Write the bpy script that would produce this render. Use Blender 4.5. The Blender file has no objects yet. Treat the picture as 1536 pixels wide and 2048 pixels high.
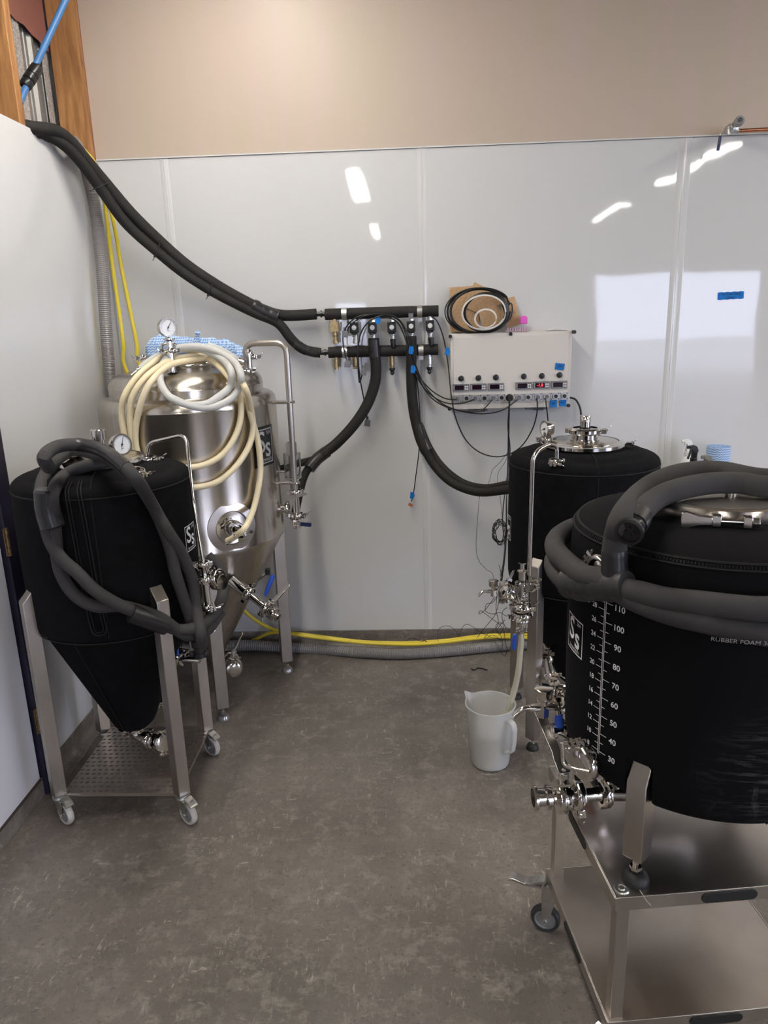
import bpy, math, random
from math import sin, cos, pi, radians as rad
from mathutils import Vector as V, Matrix
from mathutils.geometry import tessellate_polygon
random.seed(7)
SC = bpy.context.scene
COL = SC.collection

# ---------------------------------------------------------------- camera
cam = bpy.data.cameras.new('camera')
camo = bpy.data.objects.new('camera', cam)
COL.objects.link(camo)
cam.sensor_fit = 'VERTICAL'; cam.sensor_height = 36; cam.lens = 1475.5 / 2048 * 36
cam.clip_start = .02
_p, _y, _r = .26, -.042, -.031
fw = V((sin(_y) * cos(_p), cos(_y) * cos(_p), -sin(_p)))
rt = V((cos(_y), -sin(_y), 0)); up = rt.cross(fw)
r2 = rt * cos(_r) + up * sin(_r); u2 = -rt * sin(_r) + up * cos(_r)
camo.matrix_world = Matrix(((r2.x, u2.x, -fw.x, 1.452), (r2.y, u2.y, -fw.y, -3.718), (r2.z, u2.z, -fw.z, 1.745), (0, 0, 0, 1)))
SC.camera = camo

# ---------------------------------------------------------------- world and exposure
SC.view_settings.view_transform = 'Standard'; SC.view_settings.look = 'None'
SC.view_settings.gamma = 1; SC.view_settings.use_curve_mapping = False
SC.view_settings.exposure = 0.0
w = bpy.data.worlds.new('world'); SC.world = w; w.use_nodes = True
w.node_tree.nodes['Background'].inputs[0].default_value = (.69, .75, 1, 1)
w.node_tree.nodes['Background'].inputs[1].default_value = 13
SC.cycles.use_denoising = True
SC.cycles.max_bounces = 8; SC.cycles.transparent_max_bounces = 12
SC.cycles.sample_clamp_indirect = 6
# area lights: sky portals at the doors behind the camera and the added right wall opening
def area(name, loc, tgt, sx, sy, power, col):
    l = bpy.data.lights.new(name, 'AREA'); l.shape = 'RECTANGLE'; l.size = sx; l.size_y = sy
    l.energy = power; l.color = col
    o = bpy.data.objects.new(name, l); COL.objects.link(o); o.location = loc
    o.rotation_euler = (V(tgt) - V(loc)).to_track_quat('-Z', 'Y').to_euler()
    return o
TUBE_POWER = 60
FIXTURES = [(.8, -1.7), (.8, -6.85), (.76, -12.2), (4.95, -1.5), (4.95, -6.2), (5.0, -10.5), (-2.9, -10.0), (8.6, -4)]
DX0, DX1, DZ = 6.1, 10.3, 2.55      # roller door opening
WX0, WX1, WZ0, WZ1 = -.45, .18, .0, 2.09   # open side door
RY0, RY1, RZ1 = -8.0, -4.5, 2.7          # unseen opening added in the right wall, for cool daylight on the left wall
q = area('opening_daylight', (11.18, (RY0 + RY1) / 2, RZ1 / 2), (0, (RY0 + RY1) / 2, RZ1 / 2), RY1 - RY0, RZ1, 1, (1, 1, 1)); q.data.cycles.is_portal = True  # portal at the added right wall opening
for (px0, px1, pz0, pz1) in ((DX0, DX1, 0, DZ), (WX0, WX1, WZ0, WZ1)):
    q = area('opening_daylight', ((px0 + px1) / 2, -15.98, (pz0 + pz1) / 2), ((px0 + px1) / 2, 0, (pz0 + pz1) / 2), px1 - px0, pz1 - pz0, 1, (1, 1, 1))
    q.data.cycles.is_portal = True

# ---------------------------------------------------------------- materials
def mat(name, col, rough=.5, metal=0, spec=.5, trans=0, ior=1.45, emit=None, es=0, noise=None, bump=None, coat=0, aniso=0, alpha=1, sss=0):
    """noise = (scale, amount, detail, stretch xyz) varies the colour; bump = (scale, strength, stretch)"""
    m = bpy.data.materials.new(name); m.use_nodes = True
    nt = m.node_tree; N = nt.nodes; L = nt.links; b = N['Principled BSDF']
    b.inputs['Base Color'].default_value = (*col, 1); b.inputs['Roughness'].default_value = rough
    b.inputs['Metallic'].default_value = metal; b.inputs['Specular IOR Level'].default_value = spec
    b.inputs['Transmission Weight'].default_value = trans; b.inputs['IOR'].default_value = ior
    b.inputs['Coat Weight'].default_value = coat; b.inputs['Alpha'].default_value = alpha
    b.inputs['Anisotropic'].default_value = aniso
    if sss:
        b.inputs['Subsurface Weight'].default_value = sss; b.inputs['Subsurface Radius'].default_value = (.02, .02, .02); b.inputs['Subsurface Scale'].default_value = 1
    if emit:
        b.inputs['Emission Color'].default_value = (*emit, 1); b.inputs['Emission Strength'].default_value = es
    tc = N.new('ShaderNodeTexCoord')
    def tex(scale, detail, st):
        mp = N.new('ShaderNodeMapping'); mp.inputs['Scale'].default_value = st; L.new(tc.outputs['Object'], mp.inputs['Vector'])
        n = N.new('ShaderNodeTexNoise'); n.inputs['Scale'].default_value = scale; n.inputs['Detail'].default_value = detail
        L.new(mp.outputs['Vector'], n.inputs['Vector']); return n
    if noise:
        n = tex(noise[0], noise[2], noise[3] if len(noise) > 3 else (1, 1, 1))
        r = N.new('ShaderNodeValToRGB'); a = noise[1]
        r.color_ramp.elements[0].position = .3; r.color_ramp.elements[1].position = .7
        r.color_ramp.elements[0].color = (*[c * (1 - a) for c in col], 1); r.color_ramp.elements[1].color = (*[min(1, c * (1 + a)) for c in col], 1)
        L.new(n.outputs['Fac'], r.inputs['Fac']); L.new(r.outputs['Color'], b.inputs['Base Color'])
    if bump:
        n = tex(bump[0], 3, bump[2] if len(bump) > 2 else (1, 1, 1))
        bp = N.new('ShaderNodeBump'); bp.inputs['Strength'].default_value = bump[1]; bp.inputs['Distance'].default_value = .002
        L.new(n.outputs['Fac'], bp.inputs['Height']); L.new(bp.outputs['Normal'], b.inputs['Normal'])
    return m

STEEL = mat('brushed steel', (.58, .535, .475), .25, 1, noise=(6, .10, 3, (8, 8, .6)), aniso=.8)
def brushed(m):
    N = m.node_tree.nodes; t = N.new('ShaderNodeTangent'); t.direction_type = 'RADIAL'; t.axis = 'Z'
    m.node_tree.links.new(t.outputs[0], N['Principled BSDF'].inputs['Tangent']); N['Principled BSDF'].inputs['Anisotropic Rotation'].default_value = .25
brushed(STEEL)
STEEL2 = mat('satin steel tube', (.50, .465, .42), .34, 1, noise=(9, .14, 4, (1, 1, .5)), bump=(300, .12, (1, 1, .05)))
CAST = mat('cast steel lever', (.62, .59, .55), .24, 1)
LIDM = mat('satin steel lid', (.62, .59, .55), .38, 1, noise=(9, .15, 5), bump=(150, .1))
SHEET = mat('satin steel sheet', (.57, .52, .475), .31, 1, noise=(5, .14, 5), bump=(200, .1, (.1, 1, 1)))
CHROME = mat('polished steel', (.74, .71, .67), .12, 1, bump=(60, .05))
ZINC = mat('zinc plated steel', (.62, .62, .6), .32, 1, noise=(60, .1, 3))
BRASS = mat('brass', (.55, .42, .23), .35, 1, noise=(80, .2, 3))
COPPER = mat('copper pipe', (.42, .17, .09), .32, 1, noise=(12, .4, 3))
NEO = mat('black neoprene', (.0042, .0040, .0050), .85, 0, .14, noise=(30, .35, 6), bump=(900, .25))
NEOSEAM = mat('neoprene seam', (.006, .006, .007), .6, 0, .3, bump=(500, .3))
def scuffed():
    m = mat('scuffed black neoprene', (.0042, .0040, .0050), .85, 0, .14, bump=(900, .25)); N = m.node_tree.nodes; L = m.node_tree.links; b = N['Principled BSDF']; tc = N['Texture Coordinate']
    def nz(st, s, p0, p1, d=5):
        mp = N.new('ShaderNodeMapping'); mp.inputs['Scale'].default_value = st; L.new(tc.outputs['Object'], mp.inputs['Vector'])
        n = N.new('ShaderNodeTexNoise'); n.inputs['Scale'].default_value = s; n.inputs['Detail'].default_value = d; n.inputs['Roughness'].default_value = .65; L.new(mp.outputs[0], n.inputs['Vector'])
        r = N.new('ShaderNodeMapRange'); r.inputs[1].default_value = p0; r.inputs[2].default_value = p1; L.new(n.outputs['Fac'], r.inputs[0]); return r.outputs[0]
    def mul(a, c):
        x = N.new('ShaderNodeMath'); x.operation = 'MULTIPLY'; L.new(a, x.inputs[0])
        if isinstance(c, float): x.inputs[1].default_value = c
        else: L.new(c, x.inputs[1])
        return x.outputs[0]
    # rubbed patches low on the front, where hands and straps touch it
    g = N.new('ShaderNodeTexGradient'); g.gradient_type = 'SPHERICAL'; mp = N.new('ShaderNodeMapping'); mp.vector_type = 'TEXTURE'; mp.inputs['Location'].default_value = (.06, -.33, .33); mp.inputs['Scale'].default_value = (.20, .25, .17)
    L.new(tc.outputs['Object'], mp.inputs['Vector']); L.new(mp.outputs[0], g.inputs['Vector'])
    a = mul(nz((1, 1, 9), 14, .50, .72), g.outputs['Fac']); c = mul(nz((1.5, 1.5, .7), 17, .57, .72), g.outputs['Fac'])
    d = nz((1, 1, 3), 5, .62, .9)
    ad = N.new('ShaderNodeMath'); ad.operation = 'ADD'; L.new(mul(a, .30), ad.inputs[0]); L.new(mul(c, .30), ad.inputs[1])
    ae = N.new('ShaderNodeMath'); ae.operation = 'ADD'; L.new(ad.outputs[0], ae.inputs[0]); L.new(mul(d, .03), ae.inputs[1])
    x = N.new('ShaderNodeMixRGB'); x.inputs[1].default_value = (.0042, .0040, .0050, 1); x.inputs[2].default_value = (.30, .29, .28, 1); L.new(ae.outputs[0], x.inputs[0]); L.new(x.outputs[0], b.inputs['Base Color']); return m
FOAM = mat('rubber foam insulation', (.048, .046, .047), .82, 0, .3, noise=(14, .16, 5), bump=(700, .25))
FOAMB = mat('black foam insulation', (.017, .0155, .0145), .7, 0, .35, noise=(20, .2, 4), bump=(400, .3))
TAPE = mat('black tape', (.02, .019, .02), .34, 0, .5, bump=(40, .5))
RUBBER = mat('black rubber', (.014, .014, .014), .5, 0, .5)
BLKPL = mat('black plastic', (.012, .012, .013), .32, 0, .5)
CABLE = mat('black cable', (.012, .012, .012), .42, 0, .5)
BLUEV = mat('blue vinyl grip', (.02, .075, .42), .38, 0, .5)
NAVY = mat('navy vinyl grip', (.012, .02, .075), .35, 0, .5)
BTAPE = mat('blue masking tape', (.01, .16, .50), .75, 0, .3, noise=(60, .15, 3))
INK = mat('marker ink', (.012, .016, .05), .7)
WHITEP = mat('white print', (.78, .78, .80), .6)
GREYP = mat('grey print', (.34, .34, .34), .6)
CREAM = mat('cream silicone hose', (.76, .66, .44), .42, 0, .5, sss=.15, noise=(7, .08, 3))
MILK = mat('milky clear hose', (.80, .80, .76), .3, 0, .5, trans=.35, ior=1.3, sss=.1)
CLEAR = mat('clear plastic', (.95, .96, .96), .05, 0, .6, trans=1, ior=1.45)
TUBEM = mat('cloudy vinyl tube', (.78, .74, .60), .25, 0, .5, trans=.45, ior=1.2)
def cloudy(name, col, tf, df):
    m = bpy.data.materials.new(name); m.use_nodes = True; N = m.node_tree.nodes; L = m.node_tree.links; N.clear()
    o = N.new('ShaderNodeOutputMaterial'); t = N.new('ShaderNodeBsdfTransparent'); t.inputs[0].default_value = (.96, .97, .97, 1)
    a = N.new('ShaderNodeBsdfTranslucent'); a.inputs[0].default_value = (*col, 1); b = N.new('ShaderNodeBsdfDiffuse'); b.inputs[0].default_value = (*col, 1)
    g = N.new('ShaderNodeBsdfGlossy'); g.inputs['Roughness'].default_value = .22; fr = N.new('ShaderNodeFresnel'); fr.inputs[0].default_value = 1.35
    x = N.new('ShaderNodeMixShader'); x.inputs[0].default_value = .5; L.new(a.outputs[0], x.inputs[1]); L.new(b.outputs[0], x.inputs[2])
    y = N.new('ShaderNodeMixShader'); y.inputs[0].default_value = df; L.new(t.outputs[0], y.inputs[1]); L.new(x.outputs[0], y.inputs[2])
    z = N.new('ShaderNodeMixShader'); L.new(fr.outputs[0], z.inputs[0]); L.new(y.outputs[0], z.inputs[1]); L.new(g.outputs[0], z.inputs[2]); L.new(z.outputs[0], o.inputs[0]); return m
CLOUDY = cloudy('cloudy polypropylene', (1.0, 1.0, .98), .5, .60)
LIQ = cloudy('cloudy beer', (.98, .94, .74), .5, .92)
YEL = mat('yellow hose', (.80, .63, .06), .38, 0, .5, noise=(6, .06, 3))
GREYH = mat('grey ribbed hose', (.21, .20, .195), .36, 0, .5)
BOXM = mat('control box plastic', (.60, .57, .52), .42, 0, .5)
GREYPL = mat('grey plastic', (.16, .16, .17), .4, 0, .5)
SOCK = mat('socket metal', (.42, .41, .39), .35, .8)
SCREEN = mat('dark display', (.014, .005, .012), .12, 0, .6)
REDSEG = mat('red display digits', (.5, .01, .02), .4, emit=(1, .03, .06), es=3.5)
REDP = mat('red plastic', (.5, .015, .012), .35)
KRAFT = mat('kraft paper', (.52, .34, .19), .8, 0, .2, noise=(20, .08, 4))
PINK = mat('magenta plastic', (.72, .10, .52), .35)
PINKT = mat('pink clear plastic', (.85, .62, .72), .2, trans=.5, ior=1.15)
WHITEC = mat('white cable', (.72, .70, .66), .45)
PAPER = mat('white paper', (.75, .75, .74), .8)
DIAL = mat('gauge dial', (.72, .74, .76), .45)
WOOD = None
TYRE = mat('grey castor tyre', (.46, .44, .41), .6, noise=(30, .15, 3))
HUB = mat('castor hub', (.22, .22, .22), .45)
BLUEP = mat('blue water pipe', (.045, .15, .34), .42)
CONEM = mat('steel cone', (.50, .455, .40), .33, 1, noise=(5, .12, 3, (6, 6, .6)), aniso=.6); brushed(CONEM)
WHITEPL = mat('white plastic', (.78, .78, .76), .4)
GREYTR = mat('grey green plastic', (.17, .17, .14), .45)
NAVYM = mat('navy door frame paint', (.016, .014, .030), .42, noise=(9, .2, 4))
DOORM = mat('white door paint', (.74, .74, .78), .3, 0, .5, noise=(3, .02, 3))
CEILM = mat('ceiling lining', (.17, .15, .13), .8)
GREYWALL = mat('grey painted wall', (.24, .22, .20), .7)
FOIL = mat('foil faced insulation', (.70, .70, .70), .35, .6, noise=(160, .45, 4), bump=(120, .9))
IRON = mat('galvanised cladding', (.30, .29, .27), .45, .55, noise=(5, .2, 4))
REDPAPER = mat('red building paper', (.26, .10, .075), .8, noise=(6, .1, 3))
TUBEL = mat('lit tube diffuser', (.9, .9, .9), .5, emit=(1, .95, .87), es=TUBE_POWER)

def wood():
    m = mat('stained pine', (.36, .16, .055), .55, 0, .4); nt = m.node_tree; N = nt.nodes; L = nt.links
    tc = N['Texture Coordinate']; mp = N.new('ShaderNodeMapping'); mp.inputs['Scale'].default_value = (1, 1, .12)
    w = N.new('ShaderNodeTexNoise'); w.inputs['Scale'].default_value = 42; w.inputs['Detail'].default_value = 5; w.inputs['Distortion'].default_value = .6
    r = N.new('ShaderNodeValToRGB'); r.color_ramp.elements[0].color = (.24, .10, .035, 1); r.color_ramp.elements[1].color = (.46, .23, .085, 1)
    r.color_ramp.elements[0].position = .3; r.color_ramp.elements[1].position = .7
    L.new(tc.outputs['Object'], mp.inputs['Vector']); L.new(mp.outputs['Vector'], w.inputs['Vector']); L.new(w.outputs['Fac'], r.inputs['Fac'])
    L.new(r.outputs['Color'], m.node_tree.nodes['Principled BSDF'].inputs['Base Color']); return m
WOOD = wood()

def panel_mat():
    m = mat('glossy white panel', (.60, .60, .595), .035, 0, .5); nt = m.node_tree; N = nt.nodes; L = nt.links; b = N['Principled BSDF']
    tc = N['Texture Coordinate']
    n = N.new('ShaderNodeTexNoise'); n.inputs['Scale'].default_value = 1.6; n.inputs['Detail'].default_value = 2
    mp = N.new('ShaderNodeMapping'); mp.inputs['Scale'].default_value = (2.2, 2.2, .5)
    L.new(tc.outputs['Object'], mp.inputs['Vector']); L.new(mp.outputs['Vector'], n.inputs['Vector'])
    bp = N.new('ShaderNodeBump'); bp.inputs['Strength'].default_value = .35; bp.inputs['Distance'].default_value = .006
    L.new(n.outputs['Fac'], bp.inputs['Height']); L.new(bp.outputs['Normal'], b.inputs['Normal'])
    return m
PANEL = panel_mat()

def beige():
    m = mat('beige painted board', (.55, .465, .375), .42, 0, .4); nt = m.node_tree; N = nt.nodes; L = nt.links; b = N['Principled BSDF']
    tc = N['Texture Coordinate']
    n = N.new('ShaderNodeTexNoise'); n.inputs['Scale'].default_value = 2.5; n.inputs['Detail'].default_value = 5
    mp = N.new('ShaderNodeMapping'); mp.inputs['Scale'].default_value = (3, 1, .5)
    L.new(tc.outputs['Object'], mp.inputs['Vector']); L.new(mp.outputs['Vector'], n.inputs['Vector'])
    r = N.new('ShaderNodeValToRGB'); r.color_ramp.elements[0].position = .3; r.color_ramp.elements[1].position = .72
    r.color_ramp.elements[0].color = (.47, .395, .305, 1); r.color_ramp.elements[1].color = (.495, .395, .335, 1)
    L.new(n.outputs['Fac'], r.inputs['Fac'])
    # small brown fly specks
    v = N.new('ShaderNodeTexVoronoi'); v.inputs['Scale'].default_value = 3.2; v.feature = 'F1'
    L.new(tc.outputs['Object'], v.inputs['Vector'])
    g = N.new('ShaderNodeMath'); g.operation = 'LESS_THAN'; g.inputs[1].default_value = .022; L.new(v.outputs['Distance'], g.inputs[0])
    mx = N.new('ShaderNodeMixRGB'); mx.inputs[2].default_value = (.2, .12, .06, 1); L.new(g.outputs[0], mx.inputs[0]); L.new(r.outputs['Color'], mx.inputs[1])
    L.new(mx.outputs[0], b.inputs['Base Color'])
    bp = N.new('ShaderNodeBump'); bp.inputs['Strength'].default_value = .15; bp.inputs['Distance'].default_value = .004
    L.new(n.outputs['Fac'], bp.inputs['Height']); L.new(bp.outputs['Normal'], b.inputs['Normal'])
    return m
BEIGE = beige()

def floor_mat():
    m = mat('worn concrete look vinyl', (.13, .11, .095), .42, 0, .45); nt = m.node_tree; N = nt.nodes; L = nt.links; b = N['Principled BSDF']
    tc = N['Texture Coordinate']
    def noise(s, d, st=(1, 1, 1), dist=0, rough=.5):
        mp = N.new('ShaderNodeMapping'); mp.inputs['Scale'].default_value = st; L.new(tc.outputs['Object'], mp.inputs['Vector'])
        n = N.new('ShaderNodeTexNoise'); n.inputs['Scale'].default_value = s; n.inputs['Detail'].default_value = d
        n.inputs['Distortion'].default_value = dist; n.inputs['Roughness'].default_value = rough
        L.new(mp.outputs['Vector'], n.inputs['Vector']); return n
    def ramp(src, p0, p1, c0, c1):
        r = N.new('ShaderNodeValToRGB'); r.color_ramp.elements[0].position = p0; r.color_ramp.elements[1].position = p1
        r.color_ramp.elements[0].color = (*c0, 1); r.color_ramp.elements[1].color = (*c1, 1); L.new(src.outputs['Fac'], r.inputs['Fac']); return r
    def mix(f, a, c, typ='MIX'):
        x = N.new('ShaderNodeMixRGB'); x.blend_type = typ
        L.new(f, x.inputs[0]); L.new(a, x.inputs[1])
        if isinstance(c, tuple): x.inputs[2].default_value = (*c, 1)
        else: L.new(c, x.inputs[2])
        return x
    big = ramp(noise(2.2, 6, rough=.6), .35, .68, (.120, .104, .090), (.200, .176, .155))
    med = ramp(noise(13, 9, (1, 1, 1), .15, .75), .50, .64, (0, 0, 0), (1, 1, 1))
    c1 = mix(med.outputs['Color'], big.outputs['Color'], (.235, .210, .185)); 
    dark = ramp(noise(60, 8, (1, 1, 1), 0, .8), .54, .64, (0, 0, 0), (.8, .8, .8))
    c2 = mix(dark.outputs['Color'], c1.outputs[0], (.078, .068, .060))
    patch = ramp(noise(4.2, 5, rough=.65), .42, .62, (.12, .12, .12), (1, 1, 1))
    def scr(st, rot, s):
        mp = N.new('ShaderNodeMapping'); mp.inputs['Scale'].default_value = st; mp.inputs['Rotation'].default_value = (0, 0, rot)
        L.new(tc.outputs['Object'], mp.inputs['Vector'])
        n = N.new('ShaderNodeTexNoise'); n.inputs['Scale'].default_value = s; n.inputs['Detail'].default_value = 5; n.inputs['Roughness'].default_value = .62
        L.new(mp.outputs['Vector'], n.inputs['Vector']); return ramp(n, .605, .66, (0, 0, 0), (1, 1, 1))
    for st, rot, s, p0, k in (((.6, 1.6, 1), .5, 20, .60, .65), ((2.2, .45, 1), .1, 22, .60, .65), ((2.0, .5, 1), -.5, 30, .60, .6), ((1, 1, 1), 0, 62, .60, .5), ((3.2, .3, 1), .25, 24, .63, .6), ((.3, 2.4, 1), .1, 30, .62, .5)):
        mp = N.new('ShaderNodeMapping'); mp.inputs['Scale'].default_value = st; mp.inputs['Rotation'].default_value = (0, 0, rot); mp.inputs['Location'].default_value = (s, rot * 3, 0)
        L.new(tc.outputs['Object'], mp.inputs['Vector'])
        n = N.new('ShaderNodeTexNoise'); n.inputs['Scale'].default_value = s; n.inputs['Detail'].default_value = 9; n.inputs['Roughness'].default_value = .72
        L.new(mp.outputs['Vector'], n.inputs['Vector']); r_ = ramp(n, p0, p0 + .05, (0, 0, 0), (1, 1, 1))
        mm = N.new('ShaderNodeMixRGB'); mm.blend_type = 'MULTIPLY'; mm.inputs[0].default_value = 1
        L.new(r_.outputs['Color'], mm.inputs[1]); L.new(patch.outputs['Color'], mm.inputs[2])
        f = N.new('ShaderNodeMath'); f.operation = 'MULTIPLY'; f.inputs[1].default_value = k; L.new(mm.outputs[0], f.inputs[0])
        c2 = mix(f.outputs[0], c2.outputs[0], (.50, .455, .395))
    L.new(c2.outputs[0], b.inputs['Base Color'])
    rr = ramp(noise(6, 4), .3, .7, (.34, .34, .34), (.52, .52, .52)); L.new(rr.outputs['Color'], b.inputs['Roughness'])
    bp = N.new('ShaderNodeBump'); bp.inputs['Strength'].default_value = .25; bp.inputs['Distance'].default_value = .002
    n = noise(60, 4); L.new(n.outputs['Fac'], bp.inputs['Height']); L.new(bp.outputs['Normal'], b.inputs['Normal'])
    return m
FLOOR = floor_mat()

def cloth_mat(name, s):
    m = mat(name, (.4, .55, .8), .85, 0, .2); nt = m.node_tree; N = nt.nodes; L = nt.links
    tc = N['Texture Coordinate']; w = N.new('ShaderNodeTexWave'); w.bands_direction = 'Z'; w.inputs['Scale'].default_value = s; w.inputs['Distortion'].default_value = 0
    # a zigzag: add a triangle wave of the angle round the roll to the height
    sx = N.new('ShaderNodeSeparateXYZ'); L.new(tc.outputs['Object'], sx.inputs[0])
    at = N.new('ShaderNodeMath'); at.operation = 'ADD'; L.new(sx.outputs['X'], at.inputs[0]); L.new(sx.outputs['Y'], at.inputs[1])
    pp = N.new('ShaderNodeMath'); pp.operation = 'PINGPONG'; pp.inputs[1].default_value = .006; L.new(at.outputs[0], pp.inputs[0])
    ad = N.new('ShaderNodeMath'); ad.operation = 'ADD'; L.new(pp.outputs[0], ad.inputs[0]); L.new(sx.outputs['Z'], ad.inputs[1])
    cx = N.new('ShaderNodeCombineXYZ'); L.new(ad.outputs[0], cx.inputs['Z']); L.new(cx.outputs[0], w.inputs['Vector'])
    r = N.new('ShaderNodeValToRGB'); r.color_ramp.elements[0].color = (.15, .29, .58, 1); r.color_ramp.elements[1].color = (.52, .64, .80, 1)
    r.color_ramp.elements[0].position = .3; r.color_ramp.elements[1].position = .6
    L.new(w.outputs['Fac'], r.inputs['Fac']); L.new(r.outputs['Color'], N['Principled BSDF'].inputs['Base Color']); return m
WIPE = cloth_mat('blue zigzag wipe', 28)
WIPE2 = cloth_mat('blue zigzag cloth', 28)

# ---------------------------------------------------------------- mesh helpers
def cr(pts, n=8, closed=False):
    """Catmull-Rom resampling of a list of points"""
    P = [V(p) for p in pts]; m = len(P); out = []
    seg = m if closed else m - 1
    for i in range(seg):
        if closed: a, b, c, d = P[(i - 1) % m], P[i], P[(i + 1) % m], P[(i + 2) % m]
        else: a, b, c, d = P[max(i - 1, 0)], P[i], P[i + 1], P[min(i + 2, m - 1)]
        for k in range(n):
            t = k / n
            out.append(.5 * ((2 * b) + (c - a) * t + (2 * a - 5 * b + 4 * c - d) * t * t + (3 * b - a - 3 * c + d) * t ** 3))
    if not closed: out.append(P[-1])
    return out
def bend(pts, r=.02, n=5):
    """polyline with rounded corners"""
    P = [V(p) for p in pts]; out = [P[0]]
    for i in range(1, len(P) - 1):
        a = (P[i - 1] - P[i]); b = (P[i + 1] - P[i]); q = min(r, a.length * .48, b.length * .48)
        s = P[i] + a.normalized() * q; e = P[i] + b.normalized() * q
        for k in range(n + 1):
            t = k / n; out.append((1 - t) ** 2 * s + 2 * t * (1 - t) * P[i] + t * t * e)
    out.append(P[-1]); return out
def perp(ax):
    ax = V(ax).normalized(); t = V((0, 0, 1)) if abs(ax.z) < .9 else V((1, 0, 0))
    u = t.cross(ax).normalized(); return ax, u, ax.cross(u)
class M:
    def __init__(s): s.v = []; s.f = []
    def add(s, vs, fs):
        k = len(s.v); s.v += [V(q) for q in vs]; s.f += [tuple(i + k for i in q) for q in fs]; return s
    def box(s, c, d, R=None, ch=0):
        c = V(c); vs = []
        for z in (-.5, .5):
            for x, y in ((-.5, -.5), (.5, -.5), (.5, .5), (-.5, .5)):
                q = V((x * d[0], y * d[1], z * d[2])); vs.append(c + (R @ q if R else q))
        return s.add(vs, [(3, 2, 1, 0), (4, 5, 6, 7), (0, 1, 5, 4), (1, 2, 6, 5), (2, 3, 7, 6), (3, 0, 4, 7)])
    def tube(s, pts, r, n=12, closed=False, caps=True, r2=None):
        P = [V(p) for p in pts]; m = len(P)
        R = r if isinstance(r, (list, tuple)) else [r] * m
        T = []
        for i in range(m):
            a = P[(i - 1) % m] if (closed or i) else P[0]; b = P[(i + 1) % m] if (closed or i < m - 1) else P[-1]
            T.append((b - a).normalized())
        _, u, _ = perp(T[0]); vs = []
        for i in range(m):
            u = (u - T[i] * u.dot(T[i])); u = u.normalized() if u.length > 1e-6 else perp(T[i])[1]
            w = T[i].cross(u)
            for k in range(n):
                a = 2 * pi * k / n; vs.append(P[i] + (u * cos(a) + w * sin(a)) * R[i])
        fs = []
        for i in range(m if closed else m - 1):
            j = (i + 1) % m
            for k in range(n):
                l = (k + 1) % n; fs.append((i * n + k, i * n + l, j * n + l, j * n + k))
        if caps and not closed: fs += [tuple(range(n))[::-1], tuple((m - 1) * n + k for k in range(n))]
        return s.add(vs, fs)
    def lathe(s, prof, o=(0, 0, 0), ax=(0, 0, 1), n=32, a0=0, a1=2 * pi):
        """prof = [(radius, height along the axis)]"""
        ax, u, w = perp(ax); o = V(o); full = abs(a1 - a0 - 2 * pi) < 1e-6; c = n if full else n + 1; vs = []
        for (r, h) in prof:
            for k in range(c):
                a = a0 + (a1 - a0) * k / n; vs.append(o + ax * h + (u * cos(a) + w * sin(a)) * max(r, 1e-5))
        fs = []
        for i in range(len(prof) - 1):
            for k in range(n):
                l = (k + 1) % c; fs.append((i * c + k, i * c + l, (i + 1) * c + l, (i + 1) * c + k))
        return s.add(vs, fs)
    def cyl(s, a, b, r, n=16, r2=None, ch=0):
        a = V(a); b = V(b); h = (b - a).length; r2 = r if r2 is None else r2
        if ch: return s.lathe([(0, 0), (r - ch, 0), (r, ch), (r2, h - ch), (r2 - ch, h), (0, h)], a, b - a, n)
        return s.lathe([(0, 0), (r, 0), (r2, h), (0, h)], a, b - a, n)
    def prism(s, poly, o, u, v, w, t, centre=True):
        """polygon in the (u, v) plane at o, extruded along w by t"""
        o = V(o); u = V(u).normalized(); v = V(v).normalized(); w = V(w).normalized(); n = len(poly)
        if centre: o = o - w * t / 2
        vs = [o + u * a + v * b for a, b in poly] + [o + u * a + v * b + w * t for a, b in poly]
        tri = tessellate_polygon([[V((a, b, 0)) for a, b in poly]])
        fs = [tuple(q) for q in tri] + [tuple(i + n for i in q)[::-1] for q in tri]
        fs += [(i, (i + 1) % n, (i + 1) % n + n, i + n) for i in range(n)]
        return s.add(vs, fs)
    def ball(s, c, r, n=16, sz=1, ax=(0, 0, 1)):
        return s.lathe([(r * sin(pi * k / 8), -r * sz * cos(pi * k / 8)) for k in range(9)], c, ax, n)
    def torus(s, c, ax, R, r, n=32, m=8, a0=0, a1=2 * pi):
        ax, u, w = perp(ax); full = abs(a1 - a0 - 2 * pi) < 1e-6
        k = n if full else n + 1
        return s.tube([V(c) + (u * cos(a0 + (a1 - a0) * i / n) + w * sin(a0 + (a1 - a0) * i / n)) * R for i in range(k)], r, m, closed=full)
    def build(s, name, m, parent=None, label=None, bevel=0, ang=38):
        off = LOC.get(parent.name, V((0, 0, 0))) if parent else V((0, 0, 0))
        me = bpy.data.meshes.new(name); me.from_pydata([q - off for q in s.v], [], s.f); me.validate()
        import bmesh
        bm = bmesh.new(); bm.from_mesh(me); bmesh.ops.remove_doubles(bm, verts=bm.verts, dist=1e-5)
        bmesh.ops.recalc_face_normals(bm, faces=bm.faces); bm.to_mesh(me); bm.free()
        me.polygons.foreach_set('use_smooth', [True] * len(me.polygons)); me.set_sharp_from_angle(angle=rad(ang))
        if m: me.materials.append(m)
        o = bpy.data.objects.new(name, me); COL.objects.link(o)
        if parent: o.parent = parent; LOC[o.name] = off
        else: LOC[o.name] = V((0, 0, 0))
        if bevel:
            b = o.modifiers.new('bevel', 'BEVEL'); b.width = bevel; b.segments = 2; b.limit_method = 'ANGLE'; b.angle_limit = rad(40)
        if label: o['label'] = label
        return o
LOC = {}
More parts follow.
